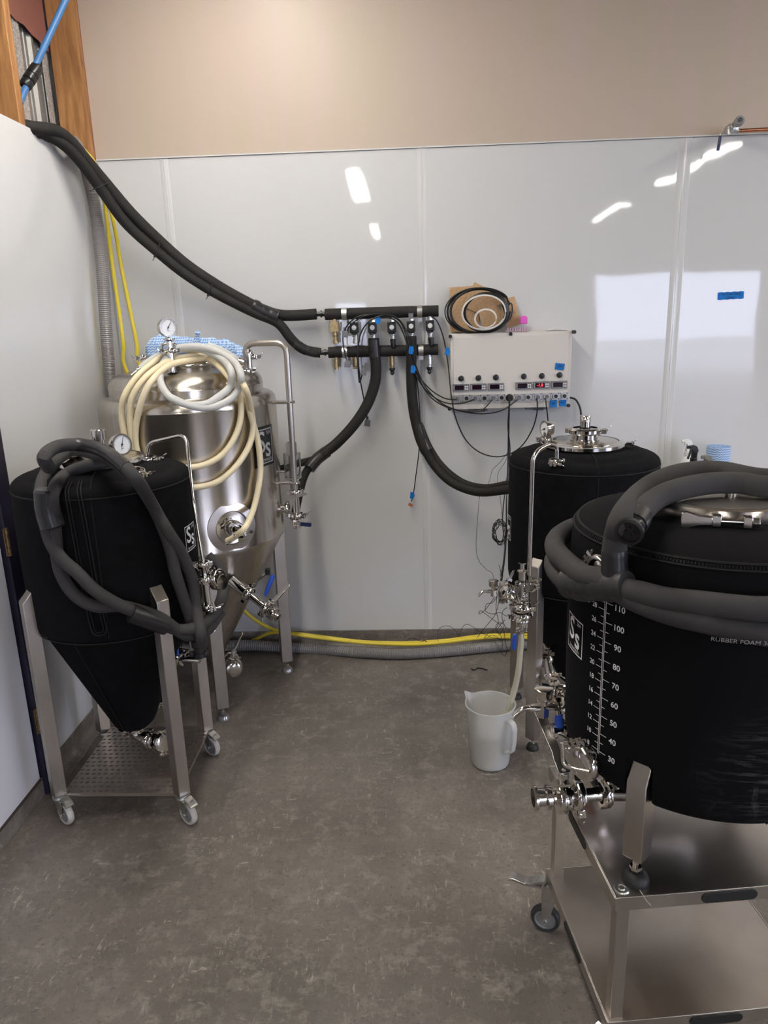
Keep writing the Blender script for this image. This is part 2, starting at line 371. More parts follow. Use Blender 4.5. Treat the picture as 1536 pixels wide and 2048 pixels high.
def thing(name, label, cat, loc, group=None):
    o = bpy.data.objects.new(name, None); COL.objects.link(o); o.location = loc; o.empty_display_size = .05
    o['label'] = label; o['category'] = cat
    if group: o['group'] = group
    LOC[o.name] = V(loc); return o
def tag(o, label, cat, group=None):
    """a thing that is one mesh: move its origin to its base and describe it"""
    me = o.data; xs = [q.co for q in me.vertices]; c = V((sum(q.x for q in xs) / len(xs), sum(q.y for q in xs) / len(xs), min(q.z for q in xs)))
    me.transform(Matrix.Translation(-c)); o.location = c
    LOC[o.name] = c
    o['label'] = label; o['category'] = cat
    if group: o['group'] = group
    return o
def struct(o): o['kind'] = 'structure'; return o
def text_geo(s, size, bold=0):
    c = bpy.data.curves.new('t', 'FONT'); c.body = s; c.size = size; c.align_x = 'CENTER'; c.align_y = 'CENTER'; c.offset = bold; c.resolution_u = 3
    o = bpy.data.objects.new('t', c); COL.objects.link(o); dg = bpy.context.evaluated_depsgraph_get(); dg.update()
    me = bpy.data.meshes.new_from_object(o.evaluated_get(dg)); vs = [(q.co.x, q.co.y) for q in me.vertices]; fs = [tuple(p.vertices) for p in me.polygons]
    bpy.data.objects.remove(o); bpy.data.curves.remove(c); bpy.data.meshes.remove(me); return vs, fs
def rect(x0, y0, x1, y1, k=1):
    """flat strip, cut into k columns so that it can follow a curve"""
    vs = []; fs = []
    for i in range(k + 1):
        x = x0 + (x1 - x0) * i / k; vs += [(x, y0), (x, y1)]
    for i in range(k): fs.append((2 * i, 2 * i + 2, 2 * i + 3, 2 * i + 1))
    return vs, fs
class Print:
    """flat print laid on a plane or wrapped round a cylinder"""
    def __init__(s, fn): s.fn = fn; s.m = M()
    def put(s, g, dx=0, dy=0): s.m.add([s.fn(a + dx, b + dy) for a, b in g[0]], g[1]); return s
    def frame(s, x0, y0, x1, y1, t, k=6):
        s.put(rect(x0, y0, x1, y0 + t, k)); s.put(rect(x0, y1 - t, x1, y1, k)); s.put(rect(x0, y0, x0 + t, y1)); s.put(rect(x1 - t, y0, x1, y1)); return s
    def text(s, t, size, dx, dy, bold=0): return s.put(text_geo(t, size, bold), dx, dy)
def on_cyl(cx, cy, R, a0, z0):
    return lambda u, v: V((cx + R * cos(a0 + u / R), cy + R * sin(a0 + u / R), z0 + v))
def on_plane(o, u, v):
    o = V(o); u = V(u).normalized(); v = V(v).normalized(); return lambda a, b: o + u * a + v * b
def arcpts(cx, cy, R, a0, a1, z0, z1, n):
    return [(cx + R * cos(rad(a0 + (a1 - a0) * i / n)), cy + R * sin(rad(a0 + (a1 - a0) * i / n)), z0 + (z1 - z0) * i / n) for i in range(n + 1)]

# ================================================================ SETTING
m = M(); m.box((3.1, -8.05, -.05), (16.8, 16.7, .1)); struct(m.build('floor', FLOOR))
m = M(); m.box((3.1, -8.05, 4.25), (16.8, 16.7, .1)); struct(m.build('ceiling', CEILM))
m = M(); m.box((11.25, (RY1 + .2) / 2, 2.1), (.1, .2 - RY1, 4.2)); m.box((11.25, (RY0 - 16.2) / 2, 2.1), (.1, 16.2 + RY0, 4.2)); m.box((11.25, (RY0 + RY1) / 2, (RZ1 + 4.2) / 2), (.1, RY1 - RY0, 4.2 - RZ1)); struct(m.build('wall_right', GREYWALL))
# far wall behind the camera, with an open roller door and an open side door
m = M()
m.box(((-5.1 + WX0) / 2, -16.1, 2.1), (WX0 + 5.1, .2, 4.2)); m.box(((WX1 + DX0) / 2, -16.1, 2.1), (DX0 - WX1, .2, 4.2)); m.box(((DX1 + 11.3) / 2, -16.1, 2.1), (11.3 - DX1, .2, 4.2))
m.box(((DX0 + DX1) / 2, -16.1, (DZ + 4.2) / 2), (DX1 - DX0, .2, 4.2 - DZ))
m.box(((WX0 + WX1) / 2, -16.1, (WZ1 + 4.2) / 2), (WX1 - WX0, .2, 4.2 - WZ1))
wf = struct(m.build('wall_front', GREYWALL))
m = M(); m.box((3, -28, -.06), (40, 23.6, .1)); m.box((19.6, -6, -.06), (16, 20, .1)); struct(m.build('floor_yard', mat('pale concrete yard', (.5, .49, .47), .8)))

# back wall: substrate, beige boards above, glossy panels with joint strips below
m = M(); m.box((5.5, .08, 2.1), (11.6, .14, 4.2)); wb = struct(m.build('wall_back', GREYWALL))
for k, (a, b) in enumerate(((-.012, 3.4), (3.4015, 4.7), (4.7015, 11.2))):
    m = M(); m.box(((a + b) / 2, .005, 3.345), (b - a, .012, 1.71)); m.build('upper_board', BEIGE, wb, bevel=.001)
for k, (a, b) in enumerate(((0.001, .316), (.321, 1.516), (1.521, 2.716), (2.721, 3.916), (3.921, 5.116), (5.121, 6.3), (6.305, 7.5), (7.505, 11.2))):
    m = M(); m.box(((a + b) / 2, .002, 1.288), (b - a, .008, 2.392)); m.build('panel', PANEL, wb, bevel=.001)
STRIP = mat('white joint strip', (.62, .62, .61), .12)
for x in (.318, 1.518, 2.718, 3.918):
    wd = .030 if x > 2.5 and x < 3 else .020
    m = M(); m.prism([(-wd, 0), (wd, 0), (wd * .9, .0012), (.003, .0016), (.0015, .003), (-.0015, .003), (-.003, .0016), (-wd * .9, .0012)], (x, -.002, 1.288), (1, 0, 0), (0, -1, 0), (0, 0, 1), 2.392); m.build('joint_strip', STRIP, wb)
m = M(); m.box((4.5, -.0045, 2.488), (9, .006, .006)); m.build('top_bead', STRIP, wb)

# coved vinyl skirting
def cove(name, o, u, L_):
    m = M(); prof = [(0, 0), (.045, 0), (.044, .003), (.022, .010), (.010, .024), (.006, .045), (.005, .09), (0, .092)]
    m.prism(prof, o, u, (0, 0, 1), V(u).cross(V((0, 0, 1))), L_); return struct(m.build(name, FLOOR))
cove('baseboard_back', (4.55, -.001, 0), (0, -1, 0), 9.08)
cove('baseboard_left', (.001, -.62, 0), (1, 0, 0), 1.19)

# left wall: galvanised cladding in the stud cavity, glossy panel in front up to 2.49 m
m = M(); m.box((-.23, -2.2, 2.1), (.1, 4.6, 4.2)); m.box((-2.65, -4.45, 2.1), (4.9, .1, 4.2)); m.box((-5.15, -10.3, 2.1), (.1, 11.8, 4.2)); wl = struct(m.build('wall_left', GREYWALL))
m = M(); ys = []; y = 0.0; prof = []
while y > -4.0:
    prof += [(y, -.165), (y - .032, -.165), (y - .042, -.150), (y - .058, -.150), (y - .068, -.165), (y - .086, -.165), (y - .090, -.161), (y - .098, -.161), (y - .102, -.165)]
    y -= .130
vs = [V((x, yy, z)) for z in (0, 4.2) for yy, x in prof]; n = len(prof)
m.add(vs, [(i, i + 1, i + 1 + n, i + n) for i in range(n - 1)]); m.build('cladding_sheet', IRON, wl, label='ribbed galvanised cladding sheet seen between the studs')
for y in (-.082, -.318):
    m = M(); m.add([V((-.148, y + .033 * s, z)) for z in (0, 4.2) for s in (-1, 1)], [(0, 1, 3, 2)]); m.v += []; 
    m2 = M(); m2.box((-.149, y, 2.1), (.004, .050, 4.2)); m2.build('foil_strip', FOIL, wl, label='speckled silver foil strip in the stud cavity')
for y0, y1 in ((-.048, -.004), (-.70, -.654), (-1.35, -1.304)):
    m = M(); m.box((-.0675, (y0 + y1) / 2, 2.1), (.129, y1 - y0, 4.18)); m.build('timber_stud', WOOD, wl, bevel=.002)
m = M(); m.box((-.066, -.0015, 2.1), (.128, .003, 4.18)); m.build('stud_packer', REDPAPER, wl)
# torn red building paper hanging behind the studs
pv = [(-.655, 3.00), (-.50, 2.985), (-.40, 2.976), (-.33, 2.962), (-.26, 2.966), (-.20, 2.950), (-.13, 2.946), (-.08, 2.925), (-.05, 2.93)]
m = M(); poly = [(a, b) for a, b in pv] + [(-.05, 4.1), (-.655, 4.1)]
m.prism(poly, (-.140, 0, 0), (0, 1, 0), (0, 0, 1), (1, 0, 0), .002); m.build('building_paper', REDPAPER, wl, label='torn red building paper over the cladding')
m = M(); m.box((-.003, -.608, 1.288), (.006, 1.214, 2.396)); m.build('panel', PANEL, wl, bevel=.001)
m = M(); m.box((-.02, -1.9, 3.35), (.01, 1.2, 1.7))
m = M(); m.box((.004, -.004, 1.288), (.008, .008, 2.39)); m.build('corner_bead', mat('grey corner bead', (.40, .40, .40), .4), wl)
# ply wall above and beyond the door
m = M(); m.box((-.09, -3.25, 2.1), (.18, 2.36, 4.2)); m.build('ply_lining', GREYWALL, wl)
m = M(); m.box((-.02, -1.55, 3.35), (.04, .5, 1.7)); m.build('ply_lining', GREYWALL, wl)

# door in the left wall
m = M(); m.box((.002, -1.66, 1.08), (.012, .70, 2.0)); dr = m.build('door_1', DOORM, bevel=.002); struct(dr)
m = M(); m.box((.004, -1.258, 1.25), (.045, .078, 2.5)); m.box((-.01, -1.66, 2.29), (.045, .86, .4)); m.box((.004, -2.05, 1.25), (.045, .08, 2.5)); m.build('door_frame', NAVYM, dr, bevel=.003, label='dark navy door frame')
m = M(); m.box((-.004, -1.66, .04), (.03, .72, .075)); m.build('threshold', FLOOR, dr)
m = M(); m.box((.004, -1.66, .078), (.022, .70, .006)); m.build('dirt_line', mat('dirty threshold', (.045, .034, .025), .9), dr)
for z in (.32, 1.02, 1.8):
    m = M(); m.cyl((.032, -1.300, z - .05), (.032, -1.300, z + .05), .0075, 10); m.box((.028, -1.297, z), (.004, .028, .098)); m.build('hinge', mat('tarnished brass', (.20, .13, .06), .5, .7, noise=(90, .5, 3)), dr, label='tarnished brass butt hinge')

# ---- ceiling lights (outside the frame; most show as reflections in the panels, the last is added for brightness)
for i, (x, y) in enumerate(FIXTURES):
    t = thing('ceiling_light', 'long twin tube ceiling light behind the camera, %s' % ('above the tanks', 'second down the left row', 'third down the left row', 'above the right side', 'second down the right row', 'third down the right row', 'over the left bay', 'added by the right wall for brightness')[i], 'light', (x, y, 3.40), 'ceiling lights')
    m = M(); m.box((x, y, 3.435), (.16, 2.42, .05)); m.cyl((x, y - .8, 3.455), (x, y - .8, 4.2), .006, 6); m.cyl((x, y + .8, 3.455), (x, y + .8, 4.2), .006, 6); m.build('housing', WHITEPL, t)
    m = M(); m.box((x, y, 3.40), (.13, 2.36, .022)); m.build('diffuser', TUBEL, t)

# ================================================================ FITTING BUILDERS (each adds parts to a thing)
def clamp(par, o, ax, r=.032, side=(0, 0, 1), name='clamp', k=1.0):
    """sanitary clamp band with hinge lug, bolt and wing nut"""
    ax, _, _ = perp(ax); o = V(o); s = V(side) - ax * V(side).dot(ax); s.normalize(); t = ax.cross(s)
    m = M(); w = .011 * k
    m.lathe([(r * .80, -w), (r * 1.0, -w), (r * 1.12, -w * .5), (r * 1.12, w * .5), (r * 1.0, w), (r * .80, w)], o, ax, 28)
    for q in (-1, 1):
        c = o + s * r * 1.22 + t * q * .008 * k
        m.box(c, (.020 * k, .009 * k, .016 * k), Matrix((s, t, ax)).transposed())
    m.box(o - s * r * 1.16, (.014 * k, .022 * k, .016 * k), Matrix((s, t, ax)).transposed())
    c = o + s * r * 1.30
    m.cyl(c - t * .020 * k, c + t * .034 * k, .0038 * k, 8)
    b = m.build(name, CHROME, par)
    m = M(); c2 = c + t * .022 * k
    m.cyl(c2, c2 + t * .012 * k, .0075 * k, 10)
    for q in (-1, 1):
        m.prism([(0, -.005), (.017 * k, -.002), (.024 * k, .004), (.024 * k, .013 * k), (.017 * k, .015 * k), (.006 * k, .009), (0, .006)], c2 + t * .004, (s * .75 + ax * .66) * q, t, ax, .0035 * k)
    m.build('wing_nut', CHROME, b)
    return b
def ferrules(m, a, b, r, R):
    """pipe with a flange at each end"""
    a = V(a); b = V(b); d = b - a; h = d.length
    m.lathe([(r * .8, 0), (R, 0), (R, .003), (r * 1.2, .008), (r, .011), (r, h - .011), (r * 1.2, h - .008), (R, h - .003), (R, h), (r * .8, h)], a, d, 24); return m
def gauge(par, c, face, r=.032, name='pressure_gauge', stem=None, ang=2.2):
    """round dial gauge; face is the direction it looks"""
    f, _, _ = perp(face); c = V(c)
    u = V((0, 0, 1)).cross(f).normalized(); v = f.cross(u)
    m = M(); m.lathe([(0, -.028), (r * .92, -.028), (r, -.022), (r, -.004), (r * 1.06, -.004), (r * 1.06, .004), (r * .90, .004), (r * .88, .0), (r * .3, .0)], c, f, 32)
    if stem: m.cyl(c - f * .012 - V((0, 0, r * .9)), stem, .0065, 10)
    m.box(c - f * .012 - V((0, 0, r * 1.1)), (.014, .014, .014))
    g = m.build(name, CHROME, par)
    m = M(); m.lathe([(0, .0012), (r * .885, .0012), (r * .885, 0)], c, f, 32); m.build('dial', DIAL, g)
    P = Print(on_plane(c + f * .0020, u, v))
    for i in range(26):
        a = rad(225 - 270 * i / 25); l = .80 if i % 5 else .72
        P.m.add([c + f * .0020 + (u * (cos(a) * q - sin(a) * s * .012) + v * (sin(a) * q + cos(a) * s * .012)) * r for q in (l, .86) for s in (-1, 1)], [(0, 1, 3, 2)])
    P.text('bar', r * .22, 0, -r * .35)
    P.m.build('scale_print', BLKPL, g)
    m = M(); m.prism([(-.0012, -.25 * r), (.0012, -.25 * r), (.0004, .72 * r), (-.0004, .72 * r)], c + f * .003, u * sin(ang) - v * cos(ang) * -1 if 0 else (u * cos(ang) + v * sin(ang)), (v * cos(ang) - u * sin(ang)), f, .0008); m.cyl(c + f * .002, c + f * .005, .0032, 10); m.build('needle', BLKPL, g)
    return g
def square_leg(par, x, y, z0, z1, ang, w=.045, slope=.05, cut=0, m_=None, name='leg'):
    """square tube leg turned to face outward at angle ang, with a sloping cap at the top"""
    u = V((cos(ang), sin(ang), 0)); t = V((-sin(ang), cos(ang), 0)); h = w / 2
    m = M(); m.prism([(-h, z0 + cut), (h, z0), (h, z1), (-h, z1 + slope)], (x, y, 0), u, (0, 0, 1), t, w)
    return m.build(name, m_ or STEEL2, par, bevel=.0025)
def foot(leg, x, y, z0, z1, rub=True, r=.026):
    m = M(); m.cyl((x, y, z0 + .018), (x, y, z1 + .012), .006, 10); m.lathe([(0, 0), (.011, 0), (.011, .008), (0, .008)], (x, y, z0 + .026), (0, 0, 1), 6)
    f = m.build('levelling_foot', CHROME, leg)
    m = M(); m.lathe([(0, 0), (r, 0), (r * 1.02, .006), (r * .8, .02), (.012, .026), (0, .026)], (x, y, z0), (0, 0, 1), 24); 
    o = m.build('foot_pad', RUBBER if rub else mat('cloudy foot pad', (.35, .34, .32), .25, .6), leg); return f
def castor(par, x, y, z1, d, r=.038, brake=True, name='castor', tyre=None):
    """swivel castor hanging below (x, y, z1), wheel trailing along d"""
    d = V((d[0], d[1], 0)).normalized(); a = V((-d.y, d.x, 0)); c = V((x, y, r)) + d * .028
    m = M(); m.lathe([(0, 0), (.012, 0), (.024, -.006), (.026, -.014), (.020, -.020), (0, -.020)], (x, y, z1), (0, 0, 1), 24)
    top = z1 - .018
    for q in (-1, 1):
        o = V((x, y, 0)) + a * q * .017
        m.prism([(-.018, top), (.030, top), (.040, top - .012), (.036, r + .006), (.028, r - .008), (.018, r + .004), (-.006, top - .022)], o, d, (0, 0, 1), a, .0025)
    m.prism([(-.018, -.0175), (.032, -.0175), (.032, .0175), (-.018, .0175)], V((x, y, top - .001)), d, a, (0, 0, 1), .003)
    m.cyl(c - a * .022, c + a * .022, .006, 12)
    f = m.build(name, ZINC, par)
    m = M(); m.lathe([(r * .70, -.010), (r * .90, -.0115), (r * .985, -.006), (r, 0), (r * .985, .006), (r * .90, .0115), (r * .70, .010), (r * .70, -.010)], c, a, 36); m.build('wheel', tyre or TYRE, f)
    m = M(); m.lathe([(0, -.008), (r * .45, -.009), (r * .50, -.006), (r * .62, -.006), (r * .71, -.011), (r * .71, .011), (r * .62, .006), (r * .5, .006), (r * .45, .009), (0, .008)], c, a, 36); m.build('hub', HUB, f)
    if brake:
        m = M(); o = V((x, y, top + .004)) + d * .046
        m.prism([(-.018, .004), (.012, -.006), (.022, -.014), (.024, -.010), (.014, .0), (-.014, .010)], o, d, (0, 0, 1), a, .030)
        m.box(o + d * .006 + V((0, 0, .002)), (.012, .018, .004), Matrix((d, a, V((0, 0, 1)))).transposed()); m.build('brake_pedal', ZINC, f)
    return f
def butterfly(par, o, ax, lever, r=.030, L_=.13, name='butterfly_valve', up=None, q_=1.0):
    """butterfly valve on a pipe running along ax with its flat pull handle pointing along lever"""
    ax, _, _ = perp(ax); o = V(o); lv = V(lever).normalized(); side = ax.cross(lv).normalized()
    m = M(); m.lathe([(r * .5, -.034), (r * .82, -.034), (r * .82, -.030), (r * .55, -.024), (r * .55, -.016), (r * 1.12, -.014), (r * 1.16, -.010), (r * 1.16, -.0012), (r * 1.05, -.001), (r * 1.05, .001), (r * 1.16, .0012), (r * 1.16, .010), (r * 1.12, .014), (r * .55, .016), (r * .55, .024), (r * .82, .030), (r * .82, .034), (r * .5, .034)], o, ax, 32)
    st = (up or V((0, 0, 1))); st = V(st).normalized()
    m.cyl(o + st * r, o + st * (r + .028), .0085, 14); m.box(o + st * (r + .006), (.03, .03, .006))
    b = m.build(name, CHROME, par)
    m = M(); p0 = o + st * (r + .030); n = lv.cross(st).normalized()
    m.cyl(p0 - st * .008, p0 + st * .008, .013, 16)
    m.prism([(a, b * q_) for a, b in ((-.008, -.009), (0, -.011), (.035, -.010), (.05, -.008), (L_, -.010), (L_ + .006, -.004), (L_ + .006, .004), (L_, .010), (.05, .008), (.035, .010), (0, .011), (-.008, .009))], p0 + st * .010, lv, n, lv.cross(n), .005)
    m.prism([(.02, 0), (L_ * .96, 0), (L_ * .96, -.010), (L_ * .45, -.020), (.02, -.012)], p0 + st * .008, lv, st, n, .004)
    m.cyl(p0, p0 + st * .016, .005, 8)
    m.build('lever', CAST, b, bevel=.001); return b
def ball_valve(par, o, ax, lever, mt, r=.013, L_=.07, name='ball_valve', grip=True):
    ax, u, v = perp(ax); o = V(o); lv = V(lever).normalized()
    m = M(); m.lathe([(r * .6, -.030), (r * 1.15, -.030), (r * 1.15, -.020), (r * .9, -.019), (r * 1.3, -.012), (r * 1.3, .012), (r * .9, .019), (r * 1.15, .020), (r * 1.15, .030), (r * .6, .030)], o, ax, 8)
    for k in range(3):
        a = 2 * pi * k / 3 + .5; q = (u * cos(a) + v * sin(a)) * r * 1.55; m.cyl(o - ax * .022 + q, o + ax * .022 + q, .003, 8)
    b = m.build(name, CHROME, par)
    st = ax.cross(lv).normalized() if abs(lv.dot(ax)) < .9 else u
    st = st if st.y < 0 else -st
    p0 = o + st * r * 1.5; m = M(); m.cyl(o + st * r, p0 + st * .008, .005, 8); m.prism([(-.008, -.007), (L_ * .5, -.006), (L_ * .5, .006), (-.008, .007)], p0 + st * .006, lv, lv.cross(st), st, .003); m.build('lever', CHROME, b)
    if grip:
        m = M(); m.prism([(L_ * .42, -.008), (L_ * .6, -.009), (L_ * 1.25, -.0095), (L_ * 1.34, -.006), (L_ * 1.34, .006), (L_ * 1.25, .0095), (L_ * .6, .009), (L_ * .42, .008)], p0 + st * .006, lv, lv.cross(st), st, .009); m.build('grip', mt, b, bevel=.0025)
    return b
def sample_valve(par, o, ax, spout, name='sample_valve', k=1.0, base=.05):
    """plunger sample valve: ax points out of the tank, knob on top, small bent spout"""
    ax, _, _ = perp(ax); o = V(o); s = V(spout).normalized(); z = V((0, 0, 1))
    c = o + ax * base
    m = M(); m.cyl(o, c, .0085 * k, 12); m.lathe([(.0, 0), (.025 * k, 0), (.025 * k, .003), (.012 * k, .007), (.0085 * k, .010)], o, ax, 24)
    m.lathe([(0, -.022 * k), (.013 * k, -.022 * k), (.013 * k, .004 * k), (.0, .004 * k)], c, z, 6)
    m.lathe([(.009 * k, .003 * k), (.010 * k, .018 * k), (.017 * k, .020 * k), (.019 * k, .024 * k), (.019 * k, .040 * k), (.021 * k, .042 * k), (.021 * k, .046 * k), (.018 * k, .048 * k), (0, .048 * k)], c, z, 28)
    b = m.build(name, CHROME, par)
    m = M(); p = [c, c + s * .028 * k, c + s * .042 * k, c + s * .054 * k - z * .006 * k, c + s * .066 * k - z * .018 * k]
    m.tube([c, c + s * .030 * k], .0085 * k, 12); m.tube(cr(p[1:], 5), .0058 * k, 12); m.build('spout', CHROME, b)
    return b

def jacket_profile(R, zb, zs, zt, rin=.10):
    """side and rounded, gently crowned top of a padded jacket"""
    p = [(rin, zt - .004), (R * .55, zt - .004), (R * .78, zt - .012)]
    for k in range(7):
        a = pi / 2 * k / 6; p.append((R - .05 + .05 * sin(a), zs + .0 + (zt - .022 - zs) * cos(a)))
    p += [(R + .002, zs - .06), (R + .003, (zb + zs) / 2), (R, zb + .03), (R - .004, zb + .008), (R - .014, zb)]
    return p
def seam(m, cx, cy, R, z, a0=0, a1=360, r=.0028, n=72):
    m.tube([V(q) for q in arcpts(cx, cy, R, a0, a1, z, z, n)], r, 6)
LOGO = [('Ss', 0, .004, 1)]
def logo(par, cx, cy, R, a0, z0, w, h, name='logo_print', m_=None, back=False):
    """square printed badge: frame, large S with small s, 304 and the maker's word, wrapped round the tank"""
    if back:
        P = Print(on_cyl(cx, cy, R + .0008, a0, z0)); P.put(rect(-w / 2 - .012, -h / 2 - .012, w / 2 + .012, h / 2 + .012, 16)); bk = P.m.build('badge_backing', BLKPL, par)
    P = Print(on_cyl(cx, cy, R + .0022, a0, z0)); t = w * .035
    P.frame(-w / 2, -h / 2, w / 2, h / 2, t)
    P.text('S', h * .86, -w * .19, h * .10, .0012); P.text('s', h * .86, w * .19, -h * .05, .0012); P.text('304', h * .15, w * .26, h * .37)
    P.text('brewtech', h * .165, 0, -h * .385)
    P.m.build(name, m_ or WHITEP, par)

def jacketed_fermenter(cx, cy, z0, R, legs, label, a_logo, on_wheels, top_seams, name='conical_fermenter', grp=None):
    t = thing(name, label, 'tank', (cx, cy, z0 - (.11 if on_wheels else .05)))
    zs, zt, zb, zc = z0 + 1.115, z0 + 1.17, z0 + .62, z0 + .155
    m = M(); m.lathe(jacket_profile(R, zb, zs, zt), (cx, cy, 0), (0, 0, 1), 96); j = m.build('insulation_jacket', NEO, t)
    m = M(); seam(m, cx, cy, R - .0005, zs - .006); seam(m, cx, cy, R - .001, zs - .013, r=.0015)
    for a in top_seams:
        m.tube([V((cx + q * cos(rad(a)), cy + q * sin(rad(a)), zz)) for q, zz in ((.14, zt - .001), (R * .6, zt - .004), (R * .78, zt - .009), (R - .045, zt - .020), (R - .020, zt - .030), (R - .003, zs + .008), (R + .002, zs - .04), (R + .004, (zb + zs) / 2), (R, zb + .02))], .0022, 6)
    m.build('jacket_seam', NEOSEAM, j)
    m = M(); m.lathe([(.04, zc - z0 - .0), (.055, zc - z0), (.075, zc - z0 + .02), (R - .03, zb - z0 - .012), (R - .012, zb - z0 + .004), (R - .05, zb - z0 + .01)], (cx, cy, z0), (0, 0, 1), 72); cj = m.build('cone_jacket', NEO, t)
    m = M(); seam(m, cx, cy, R - .008, zb - .001, r=.003)
    for a in (-100, 20, 140): m.tube([V((cx + q * cos(rad(a)), cy + q * sin(rad(a)), zz)) for q, zz in ((R - .012, zb), (.076, zc + .021))], .002, 6)
    m.build('jacket_seam', NEOSEAM, cj)
    # lid
    m = M(); m.lathe([(0, zt + .030), (.115, zt + .026), (.135, zt + .022), (.139, zt + .018), (.139, zt - .004), (.120, zt - .01)], (cx, cy, 0), (0, 0, 1), 64); lid = m.build('lid', STEEL, t)
    m = M(); m.lathe([(.133, zt + .024), (.142, zt + .022), (.147, zt + .014), (.147, zt + .002), (.142, zt - .006), (.134, zt - .006)], (cx, cy, 0), (0, 0, 1), 64); band = m.build('lid_clamp', CHROME, t)
    if a_logo is not None: logo(j, cx, cy, R + .003, *a_logo)
    for i, (x, y) in enumerate(legs):
        a = math.atan2(y - cy, x - cx)
        l = square_leg(t, x, y, z0 - (.0 if on_wheels else 0), z0 + .745, a, slope=.048, cut=.0)
        if not on_wheels: foot(l, x, y, 0, z0)
    return t, dict(zs=zs, zt=zt, zb=zb, zc=zc, jacket=j, cone=cj, lid=lid, band=band)

# ================================================================ LEFT BLACK TANK ON CASTORS
LX, LY, LR, LZ = .370, -1.235, .294, .110
LLEGS = [(.150, -1.445), (.600, -1.447), (.572, -1.020), (.140, -1.020)]
tl, d = jacketed_fermenter(LX, LY, LZ, LR, LLEGS, 'black jacketed cone tank on castors with a perforated steel tray, by the left door', (rad(-5), 1.015, .085, .092), True, (-75, 60))
# zip flap down the front
m = M(); zz = [(-86, 1.268, .24), (-85, 1.250, .285), (-84, 1.215, .302), (-83, 1.10, .3035), (-82, .95, .3045), (-81, .85, .3045), (-80, .79, .3045)]
for off in (-.024, -.014, .014, .024):
    p = [V((LX + r * cos(rad(a) + off / .3), LY + r * sin(rad(a) + off / .3), z)) for a, z, r in zz]
    m.tube(cr(p, 4), .0032 if abs(off) > .02 else .0024, 6)
for w_ in (.014, .024):
    pp = [V((LX + .3045 * cos(rad(-80) + w_ * cos(q) / .3), LY + .3045 * sin(rad(-80) + w_ * cos(q) / .3), .79 - w_ * sin(q))) for q in [pi * k / 10 for k in range(11)]]
    m.tube(pp, .0032 if w_ > .02 else .0024, 6)
m.build('zip_flap', NEOSEAM, d['jacket'])
for i, (x, y) in enumerate(LLEGS): castor(tl, x, y, LZ + .003, [(.80, -.60), (.78, -.62), (.80, -.58), (.6, -.8)][i], r=.042, brake=i != 3)
# perforated tray: a slot in every cell
m = M(); NX, NY = 18, 17; x0, x1, y0, y1 = .168, .588, -1.452, -1.010
cw, chh = (x1 - x0) / NX, (y1 - y0) / NY; zt_ = LZ + .006
for i in range(NX):
    for j in range(NY):
        ax_, ay_ = x0 + i * cw, y0 + j * chh; c = V((ax_ + cw * (.34 if j % 2 else .66), ay_ + chh / 2, zt_))
        outer = [V((ax_ + cw * a, ay_ + chh * b, zt_)) for a, b in ((1, .5), (1, 1), (.5, 1), (0, 1), (0, .5), (0, 0), (.5, 0), (1, 0))]
        inner = [c + V(((.0074 * cos(pi / 4 * k) + .002 * sin(pi / 4 * k)), .0050 * sin(pi / 4 * k), 0)) for k in range(8)]
        low = [q - V((0, 0, .008)) for q in inner]
        m.add(outer + inner + low, [(k, (k + 1) % 8, 8 + (k + 1) % 8, 8 + k) for k in range(8)] + [(8 + k, 8 + (k + 1) % 8, 16 + (k + 1) % 8, 16 + k) for k in range(8)])
for a, b in (((x0, y0), (x1, y0)), ((x1, y0), (x1, y1)), ((x1, y1), (x0, y1)), ((x0, y1), (x0, y0))):
    m.add([V((*a, zt_)), V((*b, zt_)), V((*b, zt_ - .012)), V((*a, zt_ - .012))], [(0, 1, 2, 3)])
m.build('perforated_tray', SHEET, tl, label='perforated steel tray between the legs')
# lid fittings
m = M(); m.lathe([(0, 0), (.032, 0), (.032, .004), (.019, .008), (.019, .05), (.025, .052), (.025, .085), (.022, .088), (0, .088)], (LX - .01, LY + .03, d['zt'] + .026), (0, 0, 1), 28); m.build('pressure_relief_cap', CHROME, tl)
gc = (0.492,-1.338,1.36)
gauge(tl, gc, (.80, -.59, .12), .034, stem=(gc[0] - .01, gc[1] + .012, 1.28), ang=-.35)
# bent blow-off pipe
pt = [(0.506,-1.16,1.284), (0.518,-1.16,1.334), (0.658,-1.17,1.363), (0.694,-1.28,1.152), (0.725,-1.33,0.933)]
m = M(); m.tube(bend(pt, .035, 7), .0065, 12); m.build('blow_off_pipe', CHROME, tl)
q = V(pt[0]); m = M(); m.cyl((q.x, q.y, 1.262), (q.x, q.y, q.z - .006), .016, 20); m.lathe([(0, 0), (.030, 0), (.030, .006), (0, .009)], q - V((0, 0, .010)), (0, 0, 1), 24); m.build('ferrule', CHROME, tl)
clamp(tl, q - V((0, 0, .008)), (0, 0, 1), .030, (.95, -.3, 0))
q = (0.582,-1.448,1.29); clamp(tl, q, (.3, -.2, 1), .018, (.8, -.5, 0), k=.8)
